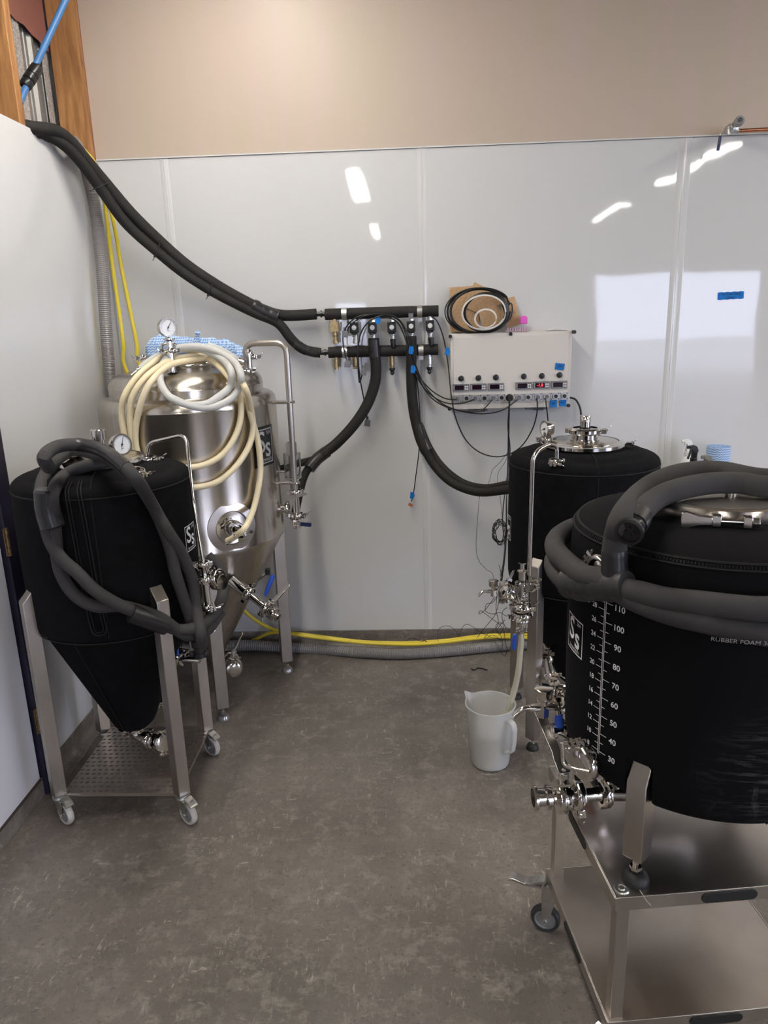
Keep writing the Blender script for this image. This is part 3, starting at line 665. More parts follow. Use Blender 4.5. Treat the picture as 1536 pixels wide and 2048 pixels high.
# valve group on the right side of the tank
q0 = V(pt[-1])
m = M(); m.cyl((.64, -1.30, q0.z - .005), q0 + V((.012, .0, -.005)), .012, 16); ferrules(m, q0 + V((0, 0, .004)), q0 - V((0, 0, .05)), .010, .022); ferrules(m, q0 - V((0, 0, .052)), q0 - V((-.003, 0, .155)), .012, .022)
m.lathe([(0, 0), (.010, 0), (.010, .03), (.007, .034), (.007, .07), (0, .07)], q0 - V((0, 0, .16)), (0, 0, -1), 12); m.build('spunding_pipe', CHROME, tl)
clamp(tl, q0 - V((0, 0, .051)), (0, 0, 1), .022, (-.6, -.8, 0), k=.9); clamp(tl, q0 - V((0, 0, .155)), (0, 0, 1), .022, (.7, -.7, 0), k=.9); clamp(tl, q0 + V((.035, .03, -.06)), (1, -.4, .2), .030, (0, -.3, 1)); clamp(tl, q0 + V((0, 0, .004)), (0, 0, 1), .020, (-1, -.1, 0), k=.8)
m = M(); m.lathe([(0, -.03), (.028, -.03), (.028, .004), (.026, .008), (0, .009)], q0 + V((.045, .03, -.075)), (1, -.5, .15), 28); m.build('sight_cap', CHROME, tl)
sample_valve(tl, (0.67,-1.3,0.688), (.7, -.7, 0), (1, .15, 0), k=.8, base=.012)
m = M(); q = V((0.651,-1.25,0.536)); m.cyl(q - V((.08, -.02, 0)), q, .012, 16); m.build('port', CHROME, tl)
bv = V((0.572,-1.22,0.547)); ball_valve(tl, bv, (.9, -.4, 0), (.15, -.1, 1), BLUEV, r=.014, L_=.028); clamp(tl, bv + V((-.028, .01, 0)), (.9, -.4, 0), .030, (0, -.2, -1), k=.9)
m = M(); m.cyl((LX + .10, LY - .03, bv.z + .02), bv, .012, 16); m.tube(cr([bv, bv + V((.03, -.015, -.005)), bv + V((.055, -.02, -.012))], 4), .006, 10); m.build('racking_arm', CHROME, tl)
q = V((0.461,-1.2,0.357)); clamp(tl, q, (.8, -.5, .3), .024, (.1, -.4, -1)); m = M(); m.cyl((LX + .07, LY, q.z + .03), q, .015, 16); m.build('cone_port', CHROME, tl)
# bottom dump elbow
b0 = V((LX, LY, LZ + .165)); b1 = b0 - V((0, 0, .075)) ; b2 = V((0.431,-1.26,0.213)); b3 = V((0.491,-1.29,0.221))
m = M(); m.tube(bend([b0, V((b0.x, b0.y, b2.z + .01)), b2], .075, 9), .024, 20); m.tube([b2, b3], .019, 18); m.lathe([(0, 0), (.034, 0), (.034, .006), (.024, .012)], b2, b3 - b2, 24); m.lathe([(0, 0), (.036, 0), (.036, .010), (.026, .014), (0, .014)], b3, b3 - b2, 24); m.build('dump_elbow', CHROME, tl)
clamp(tl, b2 + (b3 - b2) * .3, b3 - b2, .030, (.2, -.4, 1)); clamp(tl, b3, b3 - b2, .034, (.3, -.4, -1)); clamp(tl, b0 - V((0, 0, .022)), (0, 0, 1), .030, (-1, -.3, 0))

# hoses looped over it
def hose(m, pts, r, n=14, k=8): m.tube(cr(pts, k), r, n)
th = thing('insulated_glycol_hose', 'grey foam covered hose pair coiled round the black tank on castors', 'hose', (.36, -1.5, .62), 'foam covered coolant hoses')
HA = [(0.294,-1.3,1.333),(0.28,-1.37,1.317),(0.257,-1.43,1.266),(0.311,-1.566,1.216),(0.316,-1.566,1.152),(0.326,-1.568,1.093),(0.355,-1.571,1.041),(0.398,-1.57,0.994),(0.437,-1.565,0.94),(0.479,-1.554,0.898),(0.53,-1.532,0.855),(0.581,-1.498,0.817),(0.64,-1.444,0.746),(0.705,-1.4,0.735),(0.739,-1.3,0.744),(0.747,-1.2,0.791),(0.722,-1.15,0.861),(0.687,-1.15,0.907)]
HB = [(0.455,-1.336,1.305),(0.404,-1.397,1.305),(0.318,-1.4,1.274),(0.356,-1.57,1.255),(0.347,-1.57,1.177),(0.341,-1.564,1.119),(0.329,-1.551,1.046),(0.333,-1.55,0.988),(0.356,-1.552,0.933),(0.395,-1.551,0.891),(0.44,-1.543,0.87),(0.486,-1.529,0.867),(0.529,-1.516,0.854),(0.607,-1.481,0.803),(0.665,-1.415,0.711),(0.718,-1.36,0.7),(0.745,-1.26,0.728)]
HC = [(0.347,-1.554,1.33),(0.392,-1.661,1.38),(0.373,-1.549,1.39),(0.402,-1.471,1.385),(0.482,-1.486,1.37),(0.589,-1.606,1.35),(0.647,-1.638,1.3),(0.617,-1.46,1.182),(0.645,-1.428,1.086),(0.669,-1.388,0.998),(0.688,-1.356,0.888),(0.692,-1.36,0.789),(0.717,-1.42,0.727),(0.712,-1.4,0.666)]
HD = [(0.328,-1.326,1.345),(0.456,-1.414,1.335),(0.59,-1.57,1.32),(0.59,-1.463,1.241),(0.617,-1.435,1.151),(0.639,-1.41,1.032),(0.649,-1.403,0.924),(0.664,-1.386,0.818),(0.682,-1.372,0.706),(0.701,-1.4,0.676)]
for p in (HA, HB, HC, HD): m = M(); hose(m, p, .0200); m.build('foam_sleeve', FOAM, th)
def tape_band(par, p, i0, i1, r, name='tape_wrap', k=8):
    c = cr(p, k)[int(i0 * k):int(i1 * k) + 1]; m = M(); m.tube(c, r, 16); return m.build(name, TAPE, par)
mid = [(V(a) + V(b)) / 2 for a, b in zip(HA[2:5], HB[3:6])]
m = M(); c = cr([(0.336,-1.569,1.267),(0.332,-1.569,1.201),(0.341,-1.57,1.143)], 6); m.tube(c, [.030] + [.036] * (len(c) - 2) + [.030], 18); m.build('tape_wrap', TAPE, th)
m = M(); c = cr([(0.534,-1.532,0.843),(0.575,-1.506,0.81),(0.619,-1.468,0.768)], 6); m.tube(c, .031, 18); m.build('tape_wrap', TAPE, th)
m = M(); c = cr(HC, 8)[24:44]; m.tube(c, .0212, 18); m.build('tape_wrap', TAPE, th)
m = M(); a = V(HA[0]); b = V((0.309,-1.249,1.33)); u = (b - a).normalized(); m.lathe([(0, -.012), (.022, -.012), (.024, -.004), (.026, .0), (.026, .012), (.020, .014), (.020, .030), (.024, .032), (.024, .045), (.014, .047), (0, .047)], a, u, 20); m.box(a + u * .02 + V((0, 0, .022)), (.03, .01, .008)); cp = m.build('cam_coupling', BLKPL, th)
m = M(); m.lathe([(0, .045), (.010, .045), (.010, .060), (.005, .062), (.005, .080), (0, .08)], a, u, 12); m.build('barb', CHROME, cp)
a = V(HD[-1]); m = M(); m.lathe([(0, -.01), (.026, -.01), (.026, .012), (.021, .016), (.021, .034), (.025, .036), (.025, .052), (0, .052)], a, (.1, -.05, -1), 18)
for q in (-1, 1): m.ball(a + V((q * .024, -.01, -.038)), .011, 12)
m.build('cam_coupling', BLKPL, th)

# ================================================================ BIG STAINLESS TANK
BX, BY, BR = .450, -.413, .388
tb = thing('conical_fermenter', 'large bare stainless steel cone tank in the back left corner', 'tank', (BX, BY, 0))
m = M(); prof = [(.0, .10), (.03, .10), (.032, .13), (BR - .012, .762), (BR - .003, .772), (BR, .786)]
m.lathe(prof, (BX, BY, 0), (0, 0, 1), 96); cn = m.build('cone', CONEM, tb)
m = M(); prof = [(BR, .786), (BR + .001, .790), (BR, .794), (BR, 1.385), (BR + .0015, 1.388), (BR, 1.391)]
for k in range(7): a = pi / 2 * k / 6; prof.append((BR - .04 + .04 * cos(a), 1.395 + .04 * sin(a)))
prof += [(.338, 1.437), (.334, 1.440), (.334, 1.472), (.336, 1.474), (.334, 1.476)]
for k in range(1, 9): a = pi / 2 * k / 8; prof.append((.240 + .094 * cos(a), 1.478 + .060 * sin(a)))
prof += [(.165, 1.552), (.155, 1.553), (.153, 1.560), (0, 1.560)]
m.lathe(prof, (BX, BY, 0), (0, 0, 1), 128); body = m.build('shell', STEEL, tb)
logo(body, BX, BY, BR, rad(-22.5), 1.212, .125, .150, back=True, m_=GREYP)
bl = [(.571, -.750), (.788, -.293), (.329, -.076), (.112, -.533)]
for x, y in bl:
    l = square_leg(tb, x, y, .062, .80, math.atan2(y - BY, x - BX), w=.055, slope=.0); foot(l, x, y, 0, .062, False, .030)
m = M(); m.lathe([(0, 1.590), (.11, 1.586), (.145, 1.580), (.152, 1.572), (.152, 1.556), (.13, 1.553)], (BX, BY, 0), (0, 0, 1), 64); m.build('lid', STEEL, tb)
m = M(); m.lathe([(.147, 1.581), (.156, 1.579), (.160, 1.570), (.160, 1.562), (.156, 1.554), (.148, 1.553)], (BX, BY, 0), (0, 0, 1), 64); m.build('lid_clamp', CHROME, tb)
clamp(tb, (0.262,-0.41,1.597), (0, 0, 1), .020, (-1, 0, 0), k=1.0); clamp(tb, (0.75,-0.4,1.587), (0, 0, 1), .020, (1, 0, 0), k=1.0)
m = M(); m.tube(bend([(0.349,-0.42,1.602), (0.355,-0.42,1.654), (0.411,-0.4,1.653), (0.417,-0.4,1.625)], .018, 5), .007, 10); m.build('lid_handle', CHROME, tb)
q = V((.462, -.640, 1.545)); m = M(); m.cyl(q, q + V((0, 0, .085)), .016, 24); m.lathe([(.022, 0), (.022, .002), (.016, .004)], q, (0, 0, 1), 24); ferrules(m, q + V((0, 0, .088)), q + V((0, 0, .135)), .013, .025); m.build('gauge_pipe', CHROME, tb)
clamp(tb, q + V((0, 0, .087)), (0, 0, 1), .027, (-1, -.2, 0), k=.9)
gauge(tb, q + V((.0, 0, .180)), (.70, -.71, .06), .036, stem=q + V((0, 0, .13)), ang=-.55)
# blow-off arm
AY = -.45
pt = [(0.723,-0.43,1.52), (0.726,-0.43,1.646), (0.89,-0.45,1.644), (0.916,-0.45,1.263), (0.931,-0.45,0.975)]
vx = V(pt[3]).x
pt[3] = (V(pt[2]).x + .022, AY, V(pt[3]).z); pt[4] = (V(pt[2]).x + .022, AY, V(pt[4]).z); pt[2] = (V(pt[2]).x + .022, AY, V(pt[2]).z)
m = M(); m.tube(bend(pt, .05, 8), .0135, 18); arm = m.build('blow_off_pipe', STEEL2, tb)
axx = pt[3][0]
for pz in (V((0.891,-0.45,1.388)).z, V((0.89,-0.45,1.021)).z):
    m = M(); m.cyl((BX + .37, AY, pz), (axx - .012, AY, pz), .0085, 14); m.torus((axx, AY, pz), (0, 0, 1), .0155, .0035, 20, 8); m.box((axx + .017, AY, pz), (.012, .012, .012)); m.build('pipe_bracket', CHROME, tb)
clamp(tb, (pt[0][0], pt[0][1], pt[0][2] + .005), (0, 0, 1), .024, (.3, -1, 0))
q = V((0.749,-0.47,1.602)); m = M(); m.cyl(q - V((0, 0, .06)), q, .012, 14); m.lathe([(0, 0), (.018, 0), (.018, .01), (.01, .02), (0, .02)], q, (0, 0, 1), 14); m.build('relief_valve', CHROME, tb)
e = V(pt[-1]); m = M(); ferrules(m, e + V((0, 0, .004)), e - V((0, 0, .105)), .015, .026); m.build('spool', CHROME, tb)
clamp(tb, e + V((0, 0, .002)), (0, 0, 1), .027, (.5, .8, 0)); clamp(tb, e - V((0, 0, .108)), (0, 0, 1), .028, (.9, -.3, 0))
m = M(); m.prism([(-.050, -.010), (-.035, .012), (0, .006), (.055, .014), (.058, .004), (.0, -.012), (-.045, -.018)], e + V((0, -.028, -.008)), (1, 0, 0), (0, 0, 1), (0, 1, 0), .003); m.build('tag_plate', STEEL2, tb)
ball_valve(tb, e - V((0, 0, .138)), (0, 0, 1), (1, -.1, -.08), NAVY, r=.017, L_=.055)
# sight glass standing behind the pipe
sg = V((0.898,-0.4,1.094)); m = M(); m.cyl(sg - V((0, 0, .12)), sg + V((0, 0, .11)), .016, 18); m.box(sg + V((0, 0, .075)), (.045, .03, .06)); m.build('airlock_tube', GREYPL if 0 else STEEL2, tb)
m = M(); m.lathe([(.036, -.055), (.039, -.055), (.039, .055), (.036, .055), (.036, -.055)], sg, (0, 0, 1), 32); m.build('sight_glass', CLEAR, tb)
m = M(); m.torus(sg - V((0, 0, .055)), (0, 0, 1), .036, .004, 32, 6); m.lathe([(.0, -.004), (.036, -.004), (.036, .002), (0, .002)], sg - V((0, 0, .057)), (0, 0, 1), 28); m.cyl((BX + .37, -.40, sg.z - .03), sg - V((.036, 0, .03)), .006, 10); m.build('glass_base', CHROME, tb)
# side port low right
q = V((0.86,-0.43,0.896)); m = M(); m.cyl((BX + .36, -.43, q.z), q, .019, 20); m.build('side_port', CHROME, tb); clamp(tb, q + V((.006, 0, 0)), (1, 0, 0), .024, (0, -.2, -1), k=.9)
# front port with recessed collar
pa = rad(-54); n_ = V((cos(pa), sin(pa), 0)); pc = V((BX, BY, .893)) + n_ * (BR - .006)
m = M(); m.lathe([(.105, -.004), (.108, .004), (.074, .010), (.070, .006), (.060, -.02), (.052, -.028), (0, -.03)], pc, n_, 48); m.build('port_collar', SHEET, tb)
m = M(); ferrules(m, pc - n_ * .01, pc + n_ * .045, .020, .030); m.tube(bend([pc + n_ * .045, pc + n_ * .085, pc + n_ * .085 + V((.02, -.05, -.02))], .03, 6), .016, 16); m.build('port_elbow', CHROME, tb)
clamp(tb, pc + n_ * .020, n_, .033, (-.4, -.3, .8)); clamp(tb, pc + n_ * .052, n_, .031, (.7, 0, -.6))
# racking arm on the cone
c0 = V((.565, -.560, .475)); c1 = V((0.718,-0.7,0.583)); c2 = V((0.8,-0.74,0.532)); u = (c2 - c1).normalized(); c0 = c1 - u * .10
m = M(); m.cyl(c0, c1, .026, 24); m.tube([c1, c2], .017, 20); m.lathe([(0, 0), (.033, 0), (.033, .006), (.018, .012)], c1, u, 24); m.lathe([(.020, -.010), (.030, -.006), (.030, 0), (0, 0)], c2, u, 24); m.build('racking_arm', CHROME, tb)
clamp(tb, c1, u, .034, (.2, .3, 1)); clamp(tb, c2, u, .030, (-.4, -.5, -.8))
butterfly(tb, c2 + u * .038, u, (.66, .25, .62), .027, .095, up=V((.15, -.35, .9)))
m = M(); g0 = V((0.795,-0.72,0.578)); g1 = V((0.833,-0.7,0.667)); m.tube([g0, g0 + (g1 - g0) * .2, g0 + (g1 - g0) * .6, g1], [.006, .009, .011, .010], 12); m.build('blue_lever_grip', BLUEV, tb)
m = M(); q = V((0.803,-0.66,0.67)); m.box(q, (.022, .022, .026)); m.build('thermowell_cap', BLKPL, tb); m = M(); m.cyl(q - V((.055, -.03, .05)), q - V((.008, 0, .008)), .007, 10); m.build('thermowell', CHROME, tb)
# dump valve
d0 = V((0.61,-0.66,0.215)); m = M(); m.tube(bend([(BX, BY, .12), (BX, BY, .085), (BX + .03, BY - .05, .085), d0], .05, 6), .02, 16); m.build('dump_elbow', CHROME, tb)
clamp(tb, d0 - V((.02, -.05, -.01)), (.25, -.9, 0), .032, (-1, 0, .2))
butterfly(tb, d0, (.35, -.93, -.05), (.40, .25, .75), .036, .085, up=V((.1, .1, 1)))
m = M(); m.lathe([(0, 0), (.036, 0), (.036, .006), (.028, .012), (.016, .013), (0, .013)], d0 + V((.35, -.93, -.05)).normalized() * .034, (.35, -.93, -.05), 28); m.build('end_cap', CHROME, tb)

# ---- hoses hung over the big tank
tc = thing('cream_transfer_hose', 'cream silicone hose hung in loops over the big steel tank', 'hose', (.5, -.8, .9))
C1 = [(0.686,-0.85,0.872),(0.724,-0.87,0.896),(0.774,-0.88,0.941),(0.77,-0.692,0.971),(0.789,-0.647,1.058),(0.798,-0.627,1.135),(0.795,-0.63,1.242),(0.78,-0.652,1.35),(0.764,-0.67,1.441),(0.723,-0.66,1.531),(0.642,-0.55,1.58),(0.55,-0.5,1.62),(0.47,-0.52,1.629),(0.42,-0.6,1.609),(0.392,-0.7,1.58),(0.354,-0.77,1.534),(0.313,-0.799,1.471),(0.287,-0.788,1.407),(0.285,-0.787,1.328),(0.303,-0.795,1.249),(0.332,-0.805,1.188),(0.407,-0.821,1.159),(0.514,-0.82,1.173),(0.602,-0.794,1.18),(0.675,-0.753,1.218),(0.725,-0.715,1.291),(0.746,-0.692,1.368),(0.748,-0.695,1.453),(0.72,-0.72,1.518),(0.627,-0.58,1.574),(0.552,-0.53,1.602),(0.472,-0.62,1.597),(0.429,-0.74,1.567),(0.383,-0.8,1.518),(0.341,-0.81,1.452),(0.321,-0.8,1.367),(0.324,-0.8,1.276),(0.355,-0.81,1.189),(0.423,-0.821,1.117),(0.531,-0.814,1.092),(0.631,-0.781,1.099),(0.704,-0.733,1.146),(0.758,-0.685,1.218),(0.783,-0.654,1.295),(0.783,-0.655,1.377),(0.787,-0.76,1.484),(0.703,-0.62,1.556),(0.619,-0.54,1.597),(0.549,-0.56,1.591),(0.468,-0.68,1.576),(0.43,-0.8,1.527),(0.388,-0.823,1.452),(0.347,-0.809,1.352),(0.335,-0.803,1.27),(0.346,-0.807,1.213)]
m = M(); m.tube(cr(C1, 6), .0128, 14); m.build('silicone_hose', CREAM, tc)
m = M(); q = V(C1[1]); u = (V(C1[0]) - V(C1[2])).normalized(); m.torus(q - u * .012, u, .0145, .0035, 20, 6); m.box(q - u * .012 + V((.02, -.01, -.004)), (.018, .010, .010)); m.lathe([(0, .012), (.009, .012), (.009, .034), (0, .034)], q, u, 12); m.torus(q + u * .05, (0, 1, 0), .008, .002, 16, 6); m.build('hose_clip', CHROME, tc)
tw = thing('milky_clear_hose', 'milky clear vinyl hose coiled on top of the big steel tank', 'hose', (.5, -.8, 1.3))
C2 = [(0.334,-0.66,1.562),(0.366,-0.62,1.592),(0.426,-0.6,1.622),(0.513,-0.6,1.644),(0.596,-0.6,1.639),(0.673,-0.62,1.612),(0.736,-0.68,1.577),(0.775,-0.76,1.53),(0.751,-0.72,1.475),(0.711,-0.755,1.432),(0.645,-0.796,1.412),(0.577,-0.824,1.425),(0.511,-0.839,1.458),(0.464,-0.8,1.506),(0.439,-0.72,1.556),(0.445,-0.64,1.603),(0.484,-0.58,1.633),(0.553,-0.56,1.635),(0.661,-0.62,1.596),(0.731,-0.74,1.549),(0.721,-0.734,1.489),(0.68,-0.764,1.452),(0.634,-0.796,1.427),(0.573,-0.823,1.427),(0.513,-0.838,1.458)]
C2b = [(0.597,-0.56,1.648),(0.654,-0.54,1.621),(0.696,-0.52,1.589),(0.707,-0.5,1.575)]
m = M(); m.tube(cr(C2, 6), .0148, 14); m.tube(cr(C2b, 5), .014, 14); m.build('vinyl_hose', MILK, tw)
m = M(); a = V(C2[0]); u = (a - V(C2[1])).normalized(); m.lathe([(0, 0), (.012, 0), (.012, .012), (.018, .014), (.018, .018), (.011, .02), (.011, .05), (0, .05)], a, u, 16); a = V(C2b[-1]); m.lathe([(0, 0), (.021, 0), (.021, .028), (.016, .03), (0, .03)], a, (.9, 0, -.35), 16); m.build('barb_fitting', CHROME, tw)
# blue cloth heaped behind the lid
def heap(name, pts, rs, mt, flat=.6):
    m = M(); c = cr(pts, 5); n = len(c); R = []
    for i in range(n): t = i / (n - 1) * (len(rs) - 1); k = min(int(t), len(rs) - 2); R.append((rs[k] + (rs[k + 1] - rs[k]) * (t - k)) * (1 + .07 * sin(i * 2.1)))
    m.tube(c, R, 22)
    for i, q in enumerate(m.v): q += V((.005 * sin(q.z * 150 + i), .004 * sin(q.x * 90), .005 * sin(q.x * 110 + q.y * 70)))
    return m.build(name, mt)
cl = heap('blue_wipe_cloth', [(0.317,-0.36,1.586),(0.32,-0.34,1.636),(0.371,-0.32,1.641),(0.446,-0.3,1.638),(0.538,-0.3,1.635),(0.611,-0.32,1.625),(0.68,-0.38,1.604),(0.723,-0.44,1.58)], [.05, .058, .045, .038, .036, .036, .034, .022], WIPE2)
tag(cl, 'blue zigzag printed cloth draped behind the lid of the big steel tank', 'cloth')
m = M(); a = V((0.485,-0.34,1.643)); m.tube(cr([a, a + V((.012, -.01, .035)), a + V((.02, -.02, .06))], 4), [.02, .018, .015, .012, .009, .008, .010, .012, .006], 10); LOC[cl.name] = V((0, 0, 0)); k = m.build('cloth_corner', WIPE2, None); k.parent = cl; k.matrix_parent_inverse = Matrix.Translation(-cl.location)

# ================================================================ WALL: GLYCOL MANIFOLDS AND HOSES
hb = thing('insulated_hose_bundle', 'black foam covered hose pair sweeping from the left wall top down to the manifolds', 'hose', (.3, -.2, 1.8))
U = [(-.12, -.68, 2.47), (-.07, -.64, 2.50)] + [(-0.002,-0.6,2.493),(0.014,-0.54,2.502),(0.039,-0.49,2.503),(0.066,-0.43,2.479),(0.095,-0.36,2.419),(0.142,-0.29,2.335),(0.22,-0.23,2.217),(0.316,-0.18,2.105),(0.415,-0.15,2.006),(0.528,-0.12,1.92),(0.648,-0.1,1.844),(0.759,-0.08,1.786),(0.852,-0.07,1.76),(1.004,-0.065,1.762)]
W_ = [(-.12, -.65, 2.42)] + [(-0.011,-0.57,2.482),(0.013,-0.51,2.485),(0.046,-0.46,2.465),(0.08,-0.4,2.416),(0.123,-0.32,2.319),(0.194,-0.25,2.18),(0.304,-0.2,2.061),(0.404,-0.165,1.968),(0.517,-0.135,1.886),(0.637,-0.115,1.817),(0.726,-0.1,1.771),(0.793,-0.085,1.741),(0.832,-0.08,1.712),(0.88,-0.075,1.645),(0.935,-0.07,1.598),(1.014,-0.065,1.579)]
for p, r in ((U, .0258), (W_, .0238)): m = M(); m.tube(cr(p, 8), r, 16); m.build('foam_sleeve', FOAMB, hb)
for a, b in (([(1.004,-0.065,1.762),(1.05,-0.065,1.761)], .011), ([(1.014,-0.065,1.579),(1.06,-0.065,1.582)], .011)): m = M(); m.tube(a, b, 12); m.lathe([(.010, -.004), (.016, -.004), (.016, .004), (.010, .004)], (V(a[0]) + V(a[1])) / 2, (1, 0, 0), 12); m.build('hose_tail', BLKPL, hb)
for i, px in enumerate([(U[4], W_[3]), (U[7], W_[5]), (U[9], W_[7]), (U[11], W_[9])]):
    a, b = V(px[0]), V(px[1]); k = [4, 7, 9, 11][i]; ax = (V(U[k + 1]) - V(U[k - 1])).normalized(); c = (a + b) / 2; s = (a - b).normalized(); h = (a - b).length / 2 + .0262; t = ax.cross(s)
    m = M(); pts = [c + s * h * sin(q) + t * .0275 * cos(q) for q in [2 * pi * j / 24 for j in range(24)]]; m.tube(pts, .003, 6, closed=True); m.box(c - s * (h + .004) + t * .004, (.010, .008, .008)); m.tube([c - s * (h), c - s * (h + .022) - V((.004, 0, 0))], .0018, 5); m.build('cable_tie', BLKPL, hb)
m = M(); c = [(0.705,-0.1,1.813),(0.76,-0.088,1.779),(0.82,-0.08,1.754)]; m.tube(cr(c, 5), [.030 + .002 * (i % 3) for i in range(11)], 14); m.build('tape_wrap', TAPE, hb)
for c in ([(0.864,-0.07,1.76),(0.936,-0.067,1.76),(0.977,-0.066,1.761)], [(0.893,-0.075,1.63),(0.944,-0.07,1.595),(0.997,-0.066,1.579)]): m = M(); m.tube(cr(c, 6), [.0232 + .0010 * (i % 2) for i in range(13)], 14); m.build('tape_wrap', TAPE, hb)

def manifold(a, b, label, clamps):
    a, b = V(a), V(b); t = thing('glycol_manifold', label, 'pipe', ((a.x + b.x) / 2, a.y, a.z), 'wall manifolds')
    m = M(); L_ = (b - a).length; r = .0265
    m.lathe([(0, 0), (.012, 0), (.012, .002), (r, .003), (r, L_ * .20), (r * .97, L_ * .205), (r * .97, L_ * .21), (r * 1.02, L_ * .22), (r * 1.01, L_ * .78), (r * .98, L_ * .80), (r * .98, L_ * .86), (r, L_ * .87), (r, L_), (0, L_)], a, b - a, 28); m.build('foam_sleeve', FOAMB, t)
    for x in clamps:
        c = a + (b - a) * x; m = M(); m.torus(c, (1, 0, 0), .0272, .0012, 28, 4); m.lathe([(.0285, -.012), (.029, -.012), (.029, .012), (.0285, .012)], c, (1, 0, 0), 28)
        m.box(c + V((0, .002, -.036)), (.022, .004, .022)); m.cyl(c + V((0, -.004, -.038)), c + V((0, .0, -.038)), .006, 10); m.box(c + V((0, .045, 0)), (.024, .03, .012)); m.build('saddle_clamp', ZINC, t)
    return t
MZ = -.065
a = (1.042,-0.065,1.759); b = (1.588,-0.065,1.759)
mu = manifold(a, b, 'upper black foam covered manifold pipe on the wall, with six valves below', (.175, .835))
la = (1.05,-0.065,1.58); lb = (1.584,-0.065,1.579)
ml = manifold(la, lb, 'lower black foam covered manifold pipe on the wall, with brass nipples', (.155, .845))
zu = (a[2] + b[2]) / 2
vx = [V((1.089,-0.085,1.697)), V((1.185,-0.085,1.694)), V((1.272,-0.085,1.692)), V((1.364,-0.085,1.691)), V((1.456,-0.085,1.693)), V((1.546,-0.085,1.693))]
for i, q in enumerate(vx):
    m = M(); top = zu - .024
    m.cyl((q.x, -.068, top + .012), (q.x, -.068, top - .008), .010, 12); m.lathe([(0, 0), (.013, 0), (.013, .012), (0, .012)], (q.x, -.068, top - .020), (0, 0, 1), 6)
    m.cyl((q.x, -.068, top - .02), (q.x, -.068, q.z - .045), .0125, 14)
    m.lathe([(0, -.004), (.015, -.004), (.015, .006), (.011, .008), (.010, .018), (.014, .030), (.014, .042), (.011, .043), (.009, .030), (0, .030)], (q.x + .002, -.072, q.z - .032), (.02, -.06, -1), 16)
    if i == 0:
        m.box((q.x, -.085, q.z + .002), (.042, .030, .042)); m.cyl((q.x, -.10, q.z + .002), (q.x, -.104, q.z + .002), .010, 16); m.box((q.x - .002, -.078, q.z + .026), (.022, .02, .016))
    b_ = m.build('solenoid_valve', BRASS if i == 0 else ZINC, mu, label='bare brass valve without its coil' if i == 0 else None)
    if i:
        m = M(); m.box((q.x, -.092, q.z), (.040, .040, .050)); m.box((q.x, -.092, q.z - .028), (.030, .034, .010)); c = m.build('coil', BLKPL, b_, bevel=.004)
        m = M(); m.lathe([(0, .004), (.005, .004), (.006, .001), (.009, .001), (.0095, .003), (.011, .003), (.0115, 0)], (q.x, -.1125, q.z), (0, -1, 0), 20); m.build('coil_nut', WHITEPL, b_)
    if i in (3, 5, 2, 4): m = M(); m.lathe([(0, 0), (.013, 0), (.014, .008), (.012, .014), (.013, .024), (.009, .032), (.009, .038), (0, .038)], (q.x + .004, -.085, q.z - .056), (.02, -.16, -1), 14); m.build('hose_barb', BLKPL, b_)
q = vx[4]; m = M(); m.box((q.x, -.09, q.z + .046), (.022, .016, .026)); m.build('din_plug', GREYPL, mu)
for i, (p, plug) in enumerate((((672.5, 0), 0), ((710, 0), 0), ((784, 0), 1), ((858.5, 0), 1))):
    x = [(1.089,-0.065,1.531), (1.18,-0.065,1.531), (1.36,-0.065,1.536), (1.541,-0.065,1.533)][i][0]; z = la[2] - .022
    m = M(); m.lathe([(0, 0), (.009, 0), (.009, .008), (.0125, .010), (.0125, .048), (.010, .050), (.010, .060), (0, .060)], (x, -.067, z), (0, 0, -1), 8 if i % 2 else 12); nb = m.build('nipple', BRASS if i != 3 else ZINC, ml)
    if plug: m = M(); m.lathe([(0, 0), (.014, 0), (.014, .010), (.009, .016), (.009, .022), (.011, .026), (.005, .034), (0, .036)], (x, -.067, z - .060), (0, 0, -1), 12); m.build('plug', BLKPL, nb)

hl = thing('insulated_hose', 'black foam covered hose from the manifold down behind the big steel tank', 'hose', (1.1, -.1, 1.0))
p = [(1.276,-0.1,1.643),(1.276,-0.1,1.587),(1.283,-0.095,1.516),(1.275,-0.09,1.432),(1.235,-0.09,1.329),(1.165,-0.1,1.229),(1.073,-0.11,1.138),(0.993,-0.13,1.081),(0.924,-0.17,1.01),(0.894,-0.24,0.913),(0.872,-0.3,0.804)]
m = M(); m.tube(cr(p, 8), [.026 if i < 56 else .020 for i in range(81)], 16); m.build('foam_sleeve', FOAMB, hl)
p = [(0.992,-0.13,1.073),(0.905,-0.14,1.054),(0.833,-0.16,1.037),(0.761,-0.18,1.023)]; m = M(); m.tube(cr(p, 6), .018, 14); m.build('foam_sleeve', FOAMB, hl)
m = M(); m.tube(cr([(1.03,-0.115,1.105),(0.977,-0.13,1.068),(0.939,-0.16,1.027)], 5), .030, 14); m.build('tape_wrap', TAPE, hl)
m = M(); m.tube(cr([(1.275,-0.1,1.634),(1.28,-0.098,1.554)], 3), .0275, 14); m.build('tape_wrap', TAPE, hl)
hr = thing('insulated_hose', 'black foam covered twin hose from the manifold down to the back right tank', 'hose', (1.6, -.2, 1.0))
p1_ = [(1.455,-0.1,1.647),(1.456,-0.1,1.582),(1.452,-0.095,1.487),(1.454,-0.09,1.367),(1.466,-0.09,1.257),(1.498,-0.11,1.135),(1.555,-0.14,1.027),(1.642,-0.2,0.948),(1.757,-0.28,0.919),(1.872,-0.4,0.955),(1.925,-0.5,0.988)]
